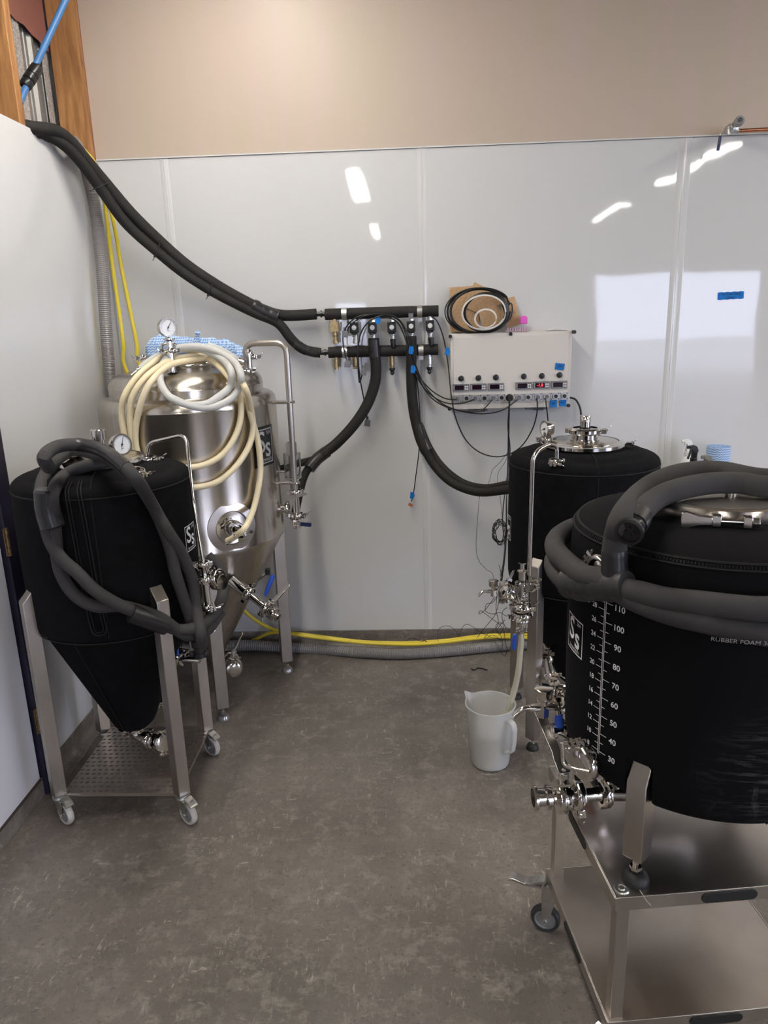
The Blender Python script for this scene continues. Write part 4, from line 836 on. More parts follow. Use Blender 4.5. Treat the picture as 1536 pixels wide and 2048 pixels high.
p2_ = [(1.486,-0.08,1.223),(1.533,-0.09,1.106),(1.6,-0.12,1.009),(1.692,-0.18,0.944),(1.794,-0.26,0.933),(1.897,-0.38,0.978),(1.931,-0.46,1.002)]
m = M(); m.tube(cr(p1_, 8), [.0255 if i < 44 else .021 for i in range(81)], 16); m.build('foam_sleeve', FOAMB, hr)
m = M(); m.tube(cr(p2_, 8), .019, 14); m.build('foam_sleeve', FOAMB, hr)
m = M(); m.tube(cr([(1.476,-0.092,1.22),(1.494,-0.1,1.151),(1.52,-0.115,1.093)], 5), .029, 14); m.build('tape_wrap', TAPE, hr)

# ================================================================ CONTROL BOX
bx0, bx1, bz0, bz1 = 1.640, 2.218, 1.290, 1.652
FY = -.105
cb = thing('control_box', 'pale grey wall mounted temperature control box with six displays', 'control box', (1.93, -.05, bz0))
m = M(); m.box(((bx0 + bx1) / 2, -.035, (bz0 + bz1) / 2), (bx1 - bx0, .068, bz1 - bz0)); m.build('enclosure', BOXM, cb, bevel=.006)
m = M(); m.box(((bx0 + bx1) / 2, -.0855, (bz0 + bz1) / 2), (bx1 - bx0 - .004, .033, bz1 - bz0 - .004)); m.box(((bx0 + bx1) / 2, FY + .0015, (bz0 + bz1) / 2 + .006), (bx1 - bx0 - .03, .004, bz1 - bz0 - .045)); lid = m.build('lid', BOXM, cb, bevel=.004)
for i, q in enumerate([(1.642,-0.105,1.64),(1.927,-0.105,1.643),(2.222,-0.105,1.644),(1.635,-0.105,1.296),(2.21,-0.105,1.298)]):
    s = .024 if i == 2 else .004; m = M(); m.lathe([(0, -.02), (.0085, -.02), (.0085, s), (.007, s + .002), (.003, s + .002), (.003, s - .001), (0, s - .001)], q, (0, -1, 0), 16); m.build('lid_screw', BLKPL, cb)
for q in [(1.692,-0.105,1.441),(1.775,-0.105,1.442),(1.859,-0.105,1.442),(1.992,-0.105,1.443),(2.078,-0.105,1.443),(2.162,-0.105,1.445)]:
    m = M(); m.lathe([(0, .014), (.010, .013), (.0125, .010), (.0125, .002), (.014, .001), (.014, 0)], q, (0, -1, 0), 24); m.build('knob', BLKPL, cb)
for i, q in enumerate([(1.69,-0.105,1.398),(1.774,-0.105,1.398),(1.859,-0.105,1.398),(1.992,-0.105,1.399),(2.076,-0.105,1.4),(2.161,-0.105,1.4)]):
    m = M(); m.box((q[0], FY - .004, q[2]), (.0775, .010, .0345)); dp = m.build('controller', GREYPL, cb, bevel=.0015)
    m = M(); m.box((q[0] - .007, FY - .0092, q[2]), (.044, .001, .022)); sc = m.build('screen', SCREEN, dp)
    Pn = Print(on_plane((q[0], FY - .0098, q[2]), (1, 0, 0), (0, 0, 1)))
    for bx_ in (.022, .031):
        for bz_ in (-.007, .004): Pn.put(rect(bx_ - .003, bz_ - .003, bx_ + .003, bz_ + .003))
    for bz_ in (-.007, 0, .007): Pn.put(rect(-.0345, bz_ - .0012, -.032, bz_ + .0012))
    Pn.m.build('buttons', WHITEPL, dp)
    if i == 4:
        Pn = Print(on_plane((q[0] - .007, FY - .0099, q[2]), (1, 0, 0), (0, 0, 1))); Pn.text('-1.8', .019, 0, 0, .0002); Pn.m.build('digits', REDSEG, dp)
for i, q in enumerate([(1.671,-0.105,1.346),(1.715,-0.105,1.346),(1.757,-0.105,1.345),(1.801,-0.105,1.345),(1.843,-0.105,1.345),(1.884,-0.105,1.345),(1.967,-0.105,1.344),(2.011,-0.105,1.344),(2.057,-0.105,1.344),(2.099,-0.105,1.345),(2.143,-0.105,1.345),(2.184,-0.105,1.345)]):
    m = M(); m.box((q[0], FY - .002, q[2]), (.041, .006, .034)); m.lathe([(.014, 0), (.014, .012), (.010, .012), (.010, .002), (0, .002)], (q[0] + .002, FY - .004, q[2]), (0, -1, 0), 20)
    s = m.build('socket', SOCK, cb)
    m = M(); m.cyl((q[0] + .002, FY - .005, q[2]), (q[0] + .002, FY - .013, q[2]), .0085, 14)
    for sx in (-1, 1):
        for sz in (-1, 1): m.cyl((q[0] + sx * .0165, FY - .004, q[2] + sz * .013), (q[0] + sx * .0165, FY - .0065, q[2] + sz * .013), .0025, 8)
    m.build('socket_insert', BLKPL if i in (5, 11, 10, 1, 3, 7) else REDP if 0 else GREYPL, s)
q = (1.925,-0.105,1.343); m = M(); m.lathe([(0, .018), (.011, .018), (.016, .012), (.016, .003), (.019, .002), (.019, 0)], q, (0, -1, 0), 8); m.build('cable_gland', BLKPL, cb)
for q in [(1.776,-0.05,1.278),(2.061,-0.05,1.278)]:
    m = M(); m.box((q[0], -.05, bz0 - .006), (.095, .05, .012)); m.box((q[0] + .01, -.06, bz0 - .010), (.05, .03, .012)); m.build('mounting_bracket', GREYPL, cb)
def tape(cx, cz, y, w_, h_, label, rot=0, words=None, size=.01):
    m = M(); c, s = cos(rot), sin(rot); n = 8; poly = []
    top = [(-w_ / 2 + w_ * i / n, h_ / 2 + (.0012 if i % 2 else -.0008)) for i in range(n + 1)]; bot = [(a, -b) for a, b in top][::-1]
    poly = [(a * c - b * s, a * s + b * c) for a, b in top + bot]
    m.prism(poly, (cx, y, cz), (1, 0, 0), (0, 0, 1), (0, 1, 0), .0006); o = m.build('tape_label', BTAPE); tag(o, label, 'tape')
    if words:
        Pn = Print(on_plane((cx, y - .0009, cz), (c, 0, s), (-s, 0, c)))
        for k, t_ in enumerate(words): Pn.text(t_, size, 0, (len(words) - 1) * size * .55 - k * size * 1.1)
        Pn.m.build('handwriting', INK, o)
q = (2.162,-0.105,1.485); tape(q[0], q[2], FY - .003, .044, .030, 'small blue tape scrap near the upper right of the control box', -.12, ['OFF'], .016)
q = (2.137,-0.105,1.309); tape(q[0], q[2], FY - .002, .034, .034, 'left of two blue tape tags at the control box bottom edge', .03, ['FV3'], .011)
q = (2.181,-0.105,1.311); tape(q[0], q[2], FY - .002, .034, .030, 'right of two blue tape tags at the control box bottom edge', -.05, ['FV4'], .011)
q = (2.98,-0.004,1.788); tape(q[0], q[2], -.0035, .122, .034, 'blue tape strip with handwriting stuck on the right wall panel', .02, ['No Drain Valve', 'water'], .0135)

# ---- things on top of the box
def board(pts, y, label, t=.003, mk=True):
    poly = [(p[0], p[2]) for p in pts]; m = M(); m.prism(poly, (0, y, 0), (1, 0, 0), (0, 0, 1), (0, 1, 0), t); o = m.build('kraft_backed_sheet', KRAFT); tag(o, label, 'sheet', 'kraft sheets on the control box')
    if mk:
        xs = [a for a, b in poly]; zs = [b for a, b in poly]; Pn = Print(on_plane((0, y - t / 2 - .0006, 0), (1, 0, 0), (0, 0, 1)))
        e = V((pts[1][0] - pts[0][0], pts[1][2] - pts[0][2], 0)).normalized(); f = V((-e.y, e.x, 0))
        def inside(x, z):
            c = False; n = len(poly)
            for i in range(n):
                (x1, z1), (x2, z2) = poly[i], poly[(i + 1) % n]
                if (z1 > z) != (z2 > z) and x < (x2 - x1) * (z - z1) / (z2 - z1) + x1: c = not c
            return c
        for i in range(-12, 13):
            for j in range(-12, 13):
                if (i + j) % 2: continue
                c = V((sum(xs) / len(xs), sum(zs) / len(zs), 0)) + e * i * .011 + f * j * .018
                if all(inside(c.x + dx, c.y + dz) for dx in (-.008, .008) for dz in (-.008, .008)):
                    g = e * .7 + f * .7; h = V((-g.y, g.x, 0)) * .0010; g = g * .0055
                    Pn.m.add([Pn.fn(*(c + s1 * g + s2 * h).xy) for s1, s2 in ((-1, -1), (1, -1), (1, 1), (-1, 1))], [(0, 1, 2, 3)])
        Pn.m.build('backing_print', mat('dark backing print', (.33, .22, .12), .8) if 'dark backing print' not in bpy.data.materials else bpy.data.materials['dark backing print'], o)
board([(1.644,-0.022,1.866),(1.77,-0.022,1.869),(1.79,-0.022,1.654),(1.642,-0.022,1.659)], -.022, 'square edged kraft sheet at the left, behind the black cable coil')
board([(1.762,-0.03,1.887),(1.898,-0.03,1.819),(1.849,-0.03,1.709),(1.705,-0.03,1.778)], -.030, 'tilted kraft sheet whose corner pokes up above the cable coil')
board([(1.902,-0.034,1.805),(1.952,-0.034,1.815),(1.985,-0.034,1.686),(1.928,-0.034,1.667),(1.884,-0.034,1.708)], -.034, 'rightmost kraft sheet leaning beside the cable coil')
board([(1.769,-0.062,1.783),(1.861,-0.062,1.801),(1.905,-0.062,1.708),(1.846,-0.062,1.663),(1.805,-0.062,1.655)], -.062, 'frontmost kraft sheet standing inside the black cable coil')
cc = (1.778,-0.07,1.755); m = M(); random.seed(3)
pts = []
for k in range(9):
    R = .148 - .004 * (k % 4); dx = -.012 + .006 * (k % 5); ph = random.random()
    for i in range(20):
        a = 2 * pi * i / 20 + ph; pts.append((cc[0] + dx + R * cos(a) * (1 - .02 * (k % 3)), cc[1] - .022 + .005 * (k % 4), cc[2] + (R * .70 + .003 * (k % 2)) * sin(a) - .002))
m.tube(cr(pts, 3), .0036, 6); tag(m.build('cable_coil', CABLE), 'coil of black cable resting on the control box', 'cable')
m = M(); pts = []
for k in range(5):
    for i in range(16):
        a = 2 * pi * i / 16; pts.append((cc[0] + .030 + (.112 - .003 * k) * cos(a) * .96, -.112 - .002 * k, cc[2] - .010 + (.090 - .002 * k) * sin(a)))
m.tube(cr(pts, 3), .0036, 6); tag(m.build('cable_coil', CABLE), 'smaller coil of black cable in front of the large coil', 'cable')
for (cx_, r_, rz, n_, lb_) in ((.020, .103, .080, 2, 'wide loop of thin white cable among the black coil'), (.028, .052, .044, 2, 'small loop of thin white cable over the front kraft sheet')):
    m = M(); pts = []
    for k in range(n_):
        for i in range(16): a = 2 * pi * i / 16; pts.append((cc[0] + cx_ + (r_ - .004 * k) * cos(a), -.125 - .003 * k, cc[2] - (.01 if r_ > .06 else .038) + (rz - .004 * k) * sin(a)))
    m.tube(cr(pts, 3), .0022, 6); tag(m.build('white_cable_loop', WHITEC), lb_, 'cable')
q = (1.993,-0.06,1.703); m = M(); m.box(q, (.034, .02, .032)); m.box((q[0], q[1], q[2] + .018), (.026, .016, .006)); tag(m.build('plastic_clip', PINK, bevel=.003), 'magenta plastic piece on top of the control box', 'clip')
q = (1.961,-0.07,1.674); m = M()
for k in range(9): m.box((q[0] - .045 + k * .0115, q[1], bz1 + .010), (.006, .028, .016))
m.box((q[0], q[1], bz1 + .003), (.104, .034, .004)); tag(m.build('plastic_comb', PINKT), 'pink tinted clear plastic strip lying on the control box', 'strip')
m = M(); n = 10
for i in range(n + 1):
    x = 2.10 + .10 * i / n; z = bz1 + .004 + .010 * sin(pi * i / n) ** 2 * (1 - i / n * .5)
    for y in (-.10, -.03): m.v.append(V((x, y, z)))
m.f = [(2 * i, 2 * i + 2, 2 * i + 3, 2 * i + 1) for i in range(n)]; o = m.build('paper_slip', PAPER); sd = o.modifiers.new('s', 'SOLIDIFY'); sd.thickness = .0008; tag(o, 'curled white paper slip on the right of the control box top', 'paper')

# ---- sensor cables
def cable(pts, label, r=.0032, plug=None, name='sensor_cable', tapes=()):
    m = M(); m.tube(cr(pts, 8), r, 8); o = m.build(name, CABLE); tag(o, label, 'cable', 'sensor cables by the manifolds')
    if plug:
        q = V(plug); m = M(); R = Matrix.Rotation(.5 + q.x, 3, 'Y'); m.box(q, (.030, .022, .028), R); m.cyl(q + V((0, 0, .010)), q + V((0, 0, .032)), .007, 10); m.build('din_plug', GREYPL, o, bevel=.002)
    for q in tapes:
        q = V(q); m = M(); m.prism([(-.012, -.016), (.006, -.02), (.014, -.004), (.010, .016), (-.008, .018)], q + V((0, -.004, 0)), (1, 0, 0), (0, 0, 1), (0, 1, 0), .0015); m.build('tape_flag', BTAPE, o)
    return o
cable([(1.145,-0.11,1.54),(1.134,-0.12,1.592),(1.132,-0.12,1.657),(1.156,-0.125,1.707),(1.205,-0.13,1.743),(1.276,-0.135,1.75),(1.346,-0.135,1.741),(1.397,-0.13,1.705),(1.431,-0.13,1.63),(1.453,-0.13,1.549),(1.489,-0.12,1.46),(1.546,-0.12,1.392),(1.613,-0.125,1.35),(1.671,-0.125,1.343)], 'sensor cable arching over the valves with its plug at the second nipple', plug=(1.147,-0.11,1.525))
cable([(1.229,-0.04,1.248),(1.216,-0.05,1.344),(1.203,-0.09,1.458),(1.2,-0.12,1.579),(1.219,-0.13,1.671),(1.268,-0.135,1.727),(1.33,-0.135,1.739),(1.393,-0.135,1.712),(1.426,-0.135,1.642),(1.448,-0.135,1.556),(1.484,-0.125,1.446),(1.546,-0.12,1.368),(1.62,-0.13,1.328),(1.697,-0.13,1.326),(1.755,-0.125,1.341)], 'sensor cable whose plug hangs lowest, left of the hose bend', plug=(1.228,-0.03,1.227), tapes=[(1.301,-0.135,1.726)])
cable([(1.219,-0.1,1.489),(1.2,-0.1,1.435),(1.199,-0.13,1.544),(1.208,-0.135,1.637),(1.247,-0.14,1.709),(1.323,-0.14,1.746),(1.4,-0.14,1.721),(1.436,-0.14,1.64),(1.462,-0.13,1.525),(1.517,-0.125,1.393),(1.589,-0.12,1.323),(1.697,-0.12,1.286),(1.786,-0.13,1.29),(1.841,-0.125,1.339)], 'sensor cable with a plug hanging just left of the left hose', plug=(1.222,-0.1,1.485))
cable([(1.148,-0.115,1.666),(1.168,-0.13,1.703),(1.229,-0.142,1.742),(1.312,-0.142,1.753),(1.393,-0.142,1.732),(1.441,-0.142,1.654),(1.467,-0.135,1.537),(1.522,-0.13,1.405),(1.618,-0.12,1.313),(1.758,-0.12,1.273),(1.877,-0.13,1.283),(1.964,-0.125,1.336)], 'sensor cable with its black plug between the first two valves', plug=(1.141,-0.115,1.666), tapes=[(1.461,-0.142,1.495), (1.453,-0.142,1.584)])
cable([(1.551,-0.1,1.737),(1.579,-0.1,1.713),(1.605,-0.09,1.652),(1.621,-0.09,1.577),(1.633,-0.125,1.473),(1.644,-0.135,1.355),(1.667,-0.1,1.246),(1.718,-0.06,1.134),(1.794,-0.05,1.065),(1.889,-0.05,1.044),(1.982,-0.06,1.085),(2.037,-0.09,1.176),(2.057,-0.12,1.27),(2.054,-0.125,1.34)], 'sensor cable looping from the last valve far below the control box', tapes=[(1.626,-0.095,1.57)])
cable([(2.095,-0.125,1.339),(2.1,-0.13,1.294),(2.114,-0.1,1.229),(2.119,-0.1,1.131),(2.082,-0.3,1.089),(2.036,-0.6,1.119)], 'sensor cable dropping from the control box behind the gauge')
cable([(2.227,-0.05,1.33),(2.257,-0.05,1.317),(2.281,-0.05,1.268),(2.279,-0.08,1.198),(2.223,-0.3,1.161),(2.168,-0.55,1.165)], 'thick power lead leaving the right side of the control box', r=.0048, name='power_lead')
cable([(1.923,-0.125,1.339),(1.922,-0.12,1.261),(1.924,-0.1,1.135),(1.923,-0.1,0.985),(1.912,-0.15,0.844),(1.881,-0.4,0.763),(1.821,-0.8,0.752),(1.797,-0.9,0.701)], 'cable dropping from the central gland past the back right tank', r=.0042)
cable([(1.926,-0.12,1.334),(1.919,-0.11,1.211),(1.932,-0.1,1.085),(1.921,-0.1,0.96),(1.897,-0.2,0.894),(1.856,-0.45,0.826),(1.831,-0.75,0.779),(1.799,-0.9,0.722)], 'second cable twisted round the one from the central gland', r=.003)
c = cable([(1.459,-0.14,1.607),(1.473,-0.13,1.501),(1.488,-0.06,1.338),(1.491,-0.05,1.213),(1.484,-0.03,1.084),(1.466,-0.03,0.955),(1.452,-0.03,0.863),(1.44,-0.03,0.816)], 'long sensor cable hanging alone below the manifolds', r=.0026, tapes=[(1.444,-0.03,0.85)])
q = V((1.435,-0.03,0.798)); m = M(); m.box(q, (.022, .008, .014), Matrix.Rotation(.5, 3, 'Y')); m.build('wire_tag', mat('orange brown tag', (.45, .16, .07), .5), c)
cable([(1.92,-0.1,1.073),(1.888,-0.06,1.016),(1.853,-0.04,0.974),(1.836,-0.04,0.91),(1.821,-0.04,0.884),(1.79,-0.05,0.848),(1.777,-0.06,0.719),(1.766,-0.1,0.597),(1.77,-0.2,0.55),(1.787,-0.4,0.572),(1.796,-0.6,0.619),(1.783,-0.8,0.631)], 'hair thin wire wandering down the wall right of the cable drop', r=.0011, name='thin_wire')
cable([(1.928,-0.09,1.121),(1.918,-0.06,1.028),(1.878,-0.05,0.95),(1.89,-0.06,0.848),(1.872,-0.3,0.808),(1.853,-0.5,0.793)], 'hair thin wire following the cable drop to the wire bunch', r=.0011, name='thin_wire')

# bunch of thin wire against the back right tank, and the loose tangle by the floor
m = M(); random.seed(11); c = V((1.825,-0.62,0.817))
for k in range(9):
    pts = [c + V((.035 * cos(a) * random.uniform(.5, 1.1) + random.uniform(-.006, .006), random.uniform(-.02, .02), .055 * sin(a) * random.uniform(.6, 1.1))) for a in [2 * pi * i / 7 + k * .5 for i in range(7)]]
    m.tube(cr(pts, 6, closed=True), .0014, 5, closed=True)
tag(m.build('wire_bunch', CABLE), 'tight bunch of thin black wire beside the back right tank', 'wire')
def wire(pts, label, r=.0013): m = M(); m.tube(cr(pts, 8), r, 5); return tag(m.build('thin_wire', CABLE), label, 'wire', 'loose wire tangle at the back right tank')
wire([(1.794,-0.85,0.748),(1.807,-0.85,0.683),(1.793,-0.82,0.605),(1.777,-0.78,0.556),(1.755,-0.75,0.537),(1.754,-0.72,0.493),(1.784,-0.72,0.478),(1.814,-0.74,0.493),(1.837,-0.76,0.485),(1.847,-0.78,0.502)], 'thin wire from the sample tap looping at knee height')
wire([(1.803,-0.85,0.726),(1.799,-0.82,0.638),(1.775,-0.8,0.575),(1.745,-0.74,0.501),(1.727,-0.7,0.471),(1.736,-0.7,0.485),(1.778,-0.68,0.445),(1.824,-0.66,0.4),(1.845,-0.64,0.354),(1.855,-0.62,0.296),(1.865,-0.6,0.249),(1.854,-0.58,0.21),(1.836,-0.5,0.222),(1.821,-0.4,0.212)], 'thin wire with a small teardrop bend, falling behind the yellow hoses')
wire([(1.811,-0.85,0.704),(1.806,-0.8,0.597),(1.797,-0.74,0.493),(1.776,-0.66,0.412),(1.755,-0.55,0.323),(1.744,-0.45,0.244)], 'thin wire slanting left down to the yellow hoses')
wire([(1.797,-0.82,0.639),(1.792,-0.78,0.533),(1.81,-0.72,0.438),(1.809,-0.6,0.354),(1.786,-0.5,0.284),(1.784,-0.35,0.185),(1.837,-0.25,0.165),(1.882,-0.3,0.147),(1.845,-0.5,0.202),(1.833,-0.4,0.181)], 'thin wire curling over the yellow hoses')
wire([(1.836,-0.8,0.54),(1.822,-0.78,0.517),(1.822,-0.75,0.474),(1.841,-0.7,0.412),(1.877,-0.6,0.343)], 'short curl of thin wire close to the back right tank leg')
wire([(1.841,-0.7,0.441),(1.826,-0.65,0.395),(1.83,-0.5,0.299),(1.85,-0.45,0.261),(1.85,-0.6,0.373),(1.823,-0.6,0.383),(1.825,-0.5,0.314),(1.864,-0.4,0.22),(1.87,-0.4,0.154)], 'knotted thin wire in the middle of the tangle')
wire([(1.566,-0.1,0.064),(1.568,-0.06,0.106),(1.592,-0.05,0.127),(1.632,-0.05,0.127),(1.661,-0.06,0.105),(1.676,-0.08,0.085),(1.696,-0.06,0.121),(1.72,-0.05,0.137),(1.752,-0.06,0.129),(1.79,-0.08,0.106),(1.848,-0.15,0.105),(1.894,-0.3,0.165)], 'thin wire making two arches above the yellow hoses at the skirting')
wire([(1.395,-0.09,0.05),(1.403,-0.07,0.061),(1.428,-0.06,0.064),(1.454,-0.07,0.063),(1.476,-0.08,0.056),(1.497,-0.08,0.061),(1.51,-0.09,0.051)], 'short thin wire arch left of the two tall ones', r=.002)
m = M(); m.tube(cr([(1.727,-0.297,0.004),(1.741,-0.313,0.004),(1.758,-0.292,0.004),(1.783,-0.298,0.004),(1.806,-0.315,0.004)], 6), .0032, 8); tag(m.build('cable_tie_scrap', BLKPL), 'black scrap of cable tie on the floor behind the jug', 'cable tie')

# ================================================================ HOSES IN THE CORNER AND ALONG THE SKIRTING
def ribbed(pts, r, pitch=.0052, amp=.0016, n=14):
    c = cr(pts, 40); out = [c[0]]; acc = 0
    for a, b in zip(c, c[1:]):
        acc += (b - a).length
        if acc >= pitch / 2: out.append(b); acc = 0
    m = M(); m.tube(out, [r + (amp if i % 2 else -amp * .5) for i in range(len(out))], n); return m
gp = [(0.049,-0.36,2.491),(0.044,-0.29,2.462),(0.039,-0.23,2.405),(0.038,-0.19,2.288),(0.051,-0.21,2.115),(0.061,-0.25,1.94),(0.062,-0.28,1.764),(0.057,-0.29,1.585),(0.049,-0.28,1.424)] + [(.048, -.22, 1.0), (.048, -.16, .6), (.055, -.11, .3), (.09, -.085, .10), (.20, -.085, .032)] + [(0.497,-0.075,0.047),(0.714,-0.078,0.033),(0.932,-0.085,0.019),(1.152,-0.147,0.028),(1.338,-0.17,0.028),(1.495,-0.162,0.028),(1.68,-0.132,0.028),(1.895,-0.089,0.028),(2.112,-0.059,0.028),(2.328,-0.04,0.028)]
m = ribbed(gp, .0265); tag(m.build('ribbed_hose', GREYH, ang=20), 'fat grey ribbed hose down the corner and along the skirting', 'hose')
ya = [(0.052,-0.44,2.497),(0.062,-0.37,2.49),(0.059,-0.27,2.471),(0.064,-0.19,2.432),(0.067,-0.14,2.315),(0.061,-0.12,2.167),(0.058,-0.11,1.991),(0.06,-0.1,1.809),(0.062,-0.1,1.645),(0.06,-0.1,1.526)] + [(.18, -.09, 1.2), (.22, -.08, .7)] + [(0.498,-0.1,0.317),(0.551,-0.1,0.245),(0.626,-0.1,0.181),(0.714,-0.1,0.137),(0.83,-0.095,0.109),(0.991,-0.1,0.086),(1.177,-0.105,0.063),(1.364,-0.11,0.054),(1.496,-0.1,0.05),(1.63,-0.09,0.058),(1.763,-0.08,0.069),(1.896,-0.08,0.076),(2.105,-0.09,0.071),(2.313,-0.1,0.062)]
yb = [(0.046,-0.44,2.486),(0.051,-0.36,2.479),(0.052,-0.25,2.457),(0.075,-0.18,2.408),(0.085,-0.14,2.293),(0.094,-0.12,2.166),(0.101,-0.11,1.99),(0.116,-0.1,1.784),(0.128,-0.1,1.644),(0.133,-0.1,1.536)] + [(.26, -.085, 1.2), (.28, -.08, .6), (.34, -.10, .10)] + [(0.424,-0.092,0.035),(0.495,-0.067,0.04),(0.565,-0.032,0.055),(0.671,-0.1,0.126),(0.775,-0.085,0.117),(0.936,-0.09,0.097),(1.15,-0.095,0.067),(1.363,-0.085,0.051),(1.497,-0.075,0.05),(1.631,-0.075,0.06),(1.765,-0.06,0.071),(1.898,-0.06,0.078),(2.11,-0.06,0.075),(2.32,-0.07,0.065)]
for p, l in ((ya, 'yellow air hose, inner one in the corner, running on top of the ribbed hose'), (yb, 'yellow air hose, outer one in the corner, dipping to the floor by the big tank')):
    m = M(); m.tube(cr(p, 10), .0092, 12); o = m.build('yellow_hose', YEL); tag(o, l, 'hose', 'yellow air hoses')

# ================================================================ BACK RIGHT TANK
RX, RY, RR, RZ = 2.130, -.800, .290, .052
RL = [(1.921, -1.007), (1.912, -.587), (2.345, -1.005), (2.340, -.590)]
tr, d = jacketed_fermenter(RX, RY, RZ, RR, RL, 'black jacketed cone tank standing on feet at the back right wall', (rad(-178), .900, .085, .100), False, (-92,))
m = M(); c = V((RX - .005, RY - .03, d['zt'] + .028)); m.lathe([(0, 0), (.056, 0), (.056, .006), (.050, .008), (.050, .030), (.060, .034), (.060, .044), (.050, .048), (.030, .046), (0, .046)], c, (0, 0, 1), 36); m.build('centre_port', CHROME, tr)
clamp(tr, c + V((0, 0, .038)), (0, 0, 1), .058, (1, -.35, 0), k=1.1)
m = M(); m.lathe([(0, 0), (.021, 0), (.021, .002), (.0205, .025), (.0215, .026), (.0215, .050), (.020, .052), (0, .052)], c + V((.0, -.0, .045)), (0, 0, 1), 24); m.build('pressure_relief_cap', CHROME, tr)
q = V((2.256,-0.86,1.204)); clamp(tr, (RX, RY, d['zt'] + .010), (0, 0, 1), .140, (.97, -.25, 0), k=1.1, name='lid_clamp_bolt')
gq = V((1.982,-0.76,1.288)); gauge(tr, gq, (-.93, -.36, .03), .031, stem=(gq.x + .008, gq.y, 1.22), ang=1.9)
clamp(tr, (gq.x + .008, gq.y, 1.245), (0, 0, 1), .025, (-1, 0, .1))
m = M(); m.cyl((gq.x + .008, gq.y, 1.205), (gq.x + .008, gq.y, 1.275), .014, 18); m.build('gauge_pipe', CHROME, tr)
m = M(); p = [(2.012,-0.72,1.199),(2.023,-0.72,1.225),(2.048,-0.72,1.229),(2.06,-0.74,1.213)]; m.tube(cr(p, 5), .016, 12); m.build('quick_connect', BLKPL, tr)
m = M(); q = V((2.05,-0.76,1.223)); m.lathe([(0, 0), (.013, 0), (.013, .016), (0, .016)], q, (.4, -.5, -.5), 6); m.build('brass_nut', BRASS, tr)
m = M(); m.tube(cr([(2.156,-0.66,1.212),(2.196,-0.62,1.232),(2.227,-0.62,1.231),(2.234,-0.66,1.21)], 5), .010, 10); m.build('lid_hose', RUBBER, tr)
# blow-off arm
pt = [(1.987,-1,1.204), (1.985,-1,1.255), (1.956,-1.02,1.27), (1.909,-1.06,1.26), (1.885,-1.08,1.235), (1.863,-1.08,0.786)]
m = M(); b_ = V(pt[3]); pt[5] = (V(pt[4]).x - .004, -1.08, V(pt[5]).z); m.tube(bend(pt, .028, 6), .0085, 14); m.build('blow_off_pipe', CHROME, tr)
q = V(pt[0]); m = M(); m.lathe([(0, 0), (.028, 0), (.028, .006), (.01, .010), (0, .01)], q - V((0, 0, .004)), (0, 0, 1), 24); m.cyl(q - V((0, 0, .05)), q, .018, 20); m.build('ferrule', CHROME, tr)
clamp(tr, q - V((0, 0, .004)), (0, 0, 1), .029, (-.5, -.85, 0))
# sight glass and drain stack in front of the near leg
s0 = V((1.852,-1.1,0.702)); S_ = (s0.x, s0.y)
def at(px_z): return V((S_[0], S_[1], px_z))
z1, z2, z3, z4, z5 = [V(q).z for q in ((1.85,-1.1,0.798), (1.851,-1.1,0.768), (1.852,-1.1,0.694), (1.854,-1.1,0.612), (1.855,-1.1,0.52))]
m = M(); m.cyl(at(z1 + .015), at(z2 - .02), .0135, 16); m.lathe([(.006, 0), (.019, 0), (.019, .004), (.008, .008), (.008, .03), (.016, .032), (.016, .036), (0, .036)], at(z1 + .01), (0, 0, 1), 20); m.cyl(at(z2), at(z3 - .01), .007, 12); m.build('dip_pipe', CHROME, tr)
m = M(); m.lathe([(.026, z3), (.029, z3), (.029, z2 - .004), (.020, z2 + .004), (.018, z2), (.026, z2 - .008), (.026, z3)], (S_[0], S_[1], 0), (0, 0, 1), 32); m.build('sight_glass', CLEAR, tr)
Pn = Print(on_cyl(S_[0], S_[1], .0295, rad(-85), (z2 + z3) / 2 - .006)); Pn.text('Ss', .026, .006, 0); Pn.text('brewtech', .008, .006, -.016); Pn.m.build('glass_print', WHITEP, tr)
m = M(); m.torus(at(z3), (0, 0, 1), .0285, .0045, 32, 8); m.torus(at(z3 - .012), (0, 0, 1), .030, .004, 32, 8); m.lathe([(.0, 0), (.028, 0), (.033, -.006), (.033, -.020), (.026, -.030), (.022, -.050), (.032, -.056), (.034, -.068), (.024, -.074), (.012, -.078), (0, -.08)], at(z3 - .012), (0, 0, 1), 32); m.build('glass_base', CHROME, tr)
clamp(tr, at(z3 - .030), (0, 0, 1), .034, (1, -.2, 0)); clamp(tr, at(z3 - .062), (0, 0, 1), .034, (-.9, -.5, 0))
clamp(tr, at(z3 - .004) + V((-.055, .06, .02)), (-.8, -.2, .5), .036, (-.2, -.5, -1)); clamp(tr, at(z3 + .02) + V((.04, .03, .02)), (.2, -.9, 0), .018, (1, 0, .1), k=.8)
m = M(); m.cyl((RX - RR + .02, RY - .10, z3 + .03), at(z3 - .01) + V((-.05, .05, .02)), .022, 20); m.lathe([(0, -.02), (.036, -.02), (.036, .02), (.02, .03), (0, .03)], at(z3 - .004) + V((-.05, .06, .02)), (-.8, -.2, .5), 28); m.cyl(at(z3 - .03), at(z3 - .03) + V((-.05, .06, .04)), .016, 16); m.build('side_port', CHROME, tr)
m = M(); m.lathe([(.006, 0), (.012, 0), (.012, -.02), (.009, -.022), (.009, -.04), (.013, -.042), (.013, -.052), (.0075, -.054), (.009, -.062), (.0075, -.064), (.009, -.072), (.0075, -.074), (.008, -.085), (0, -.085)], at(z4), (0, 0, 1), 16)
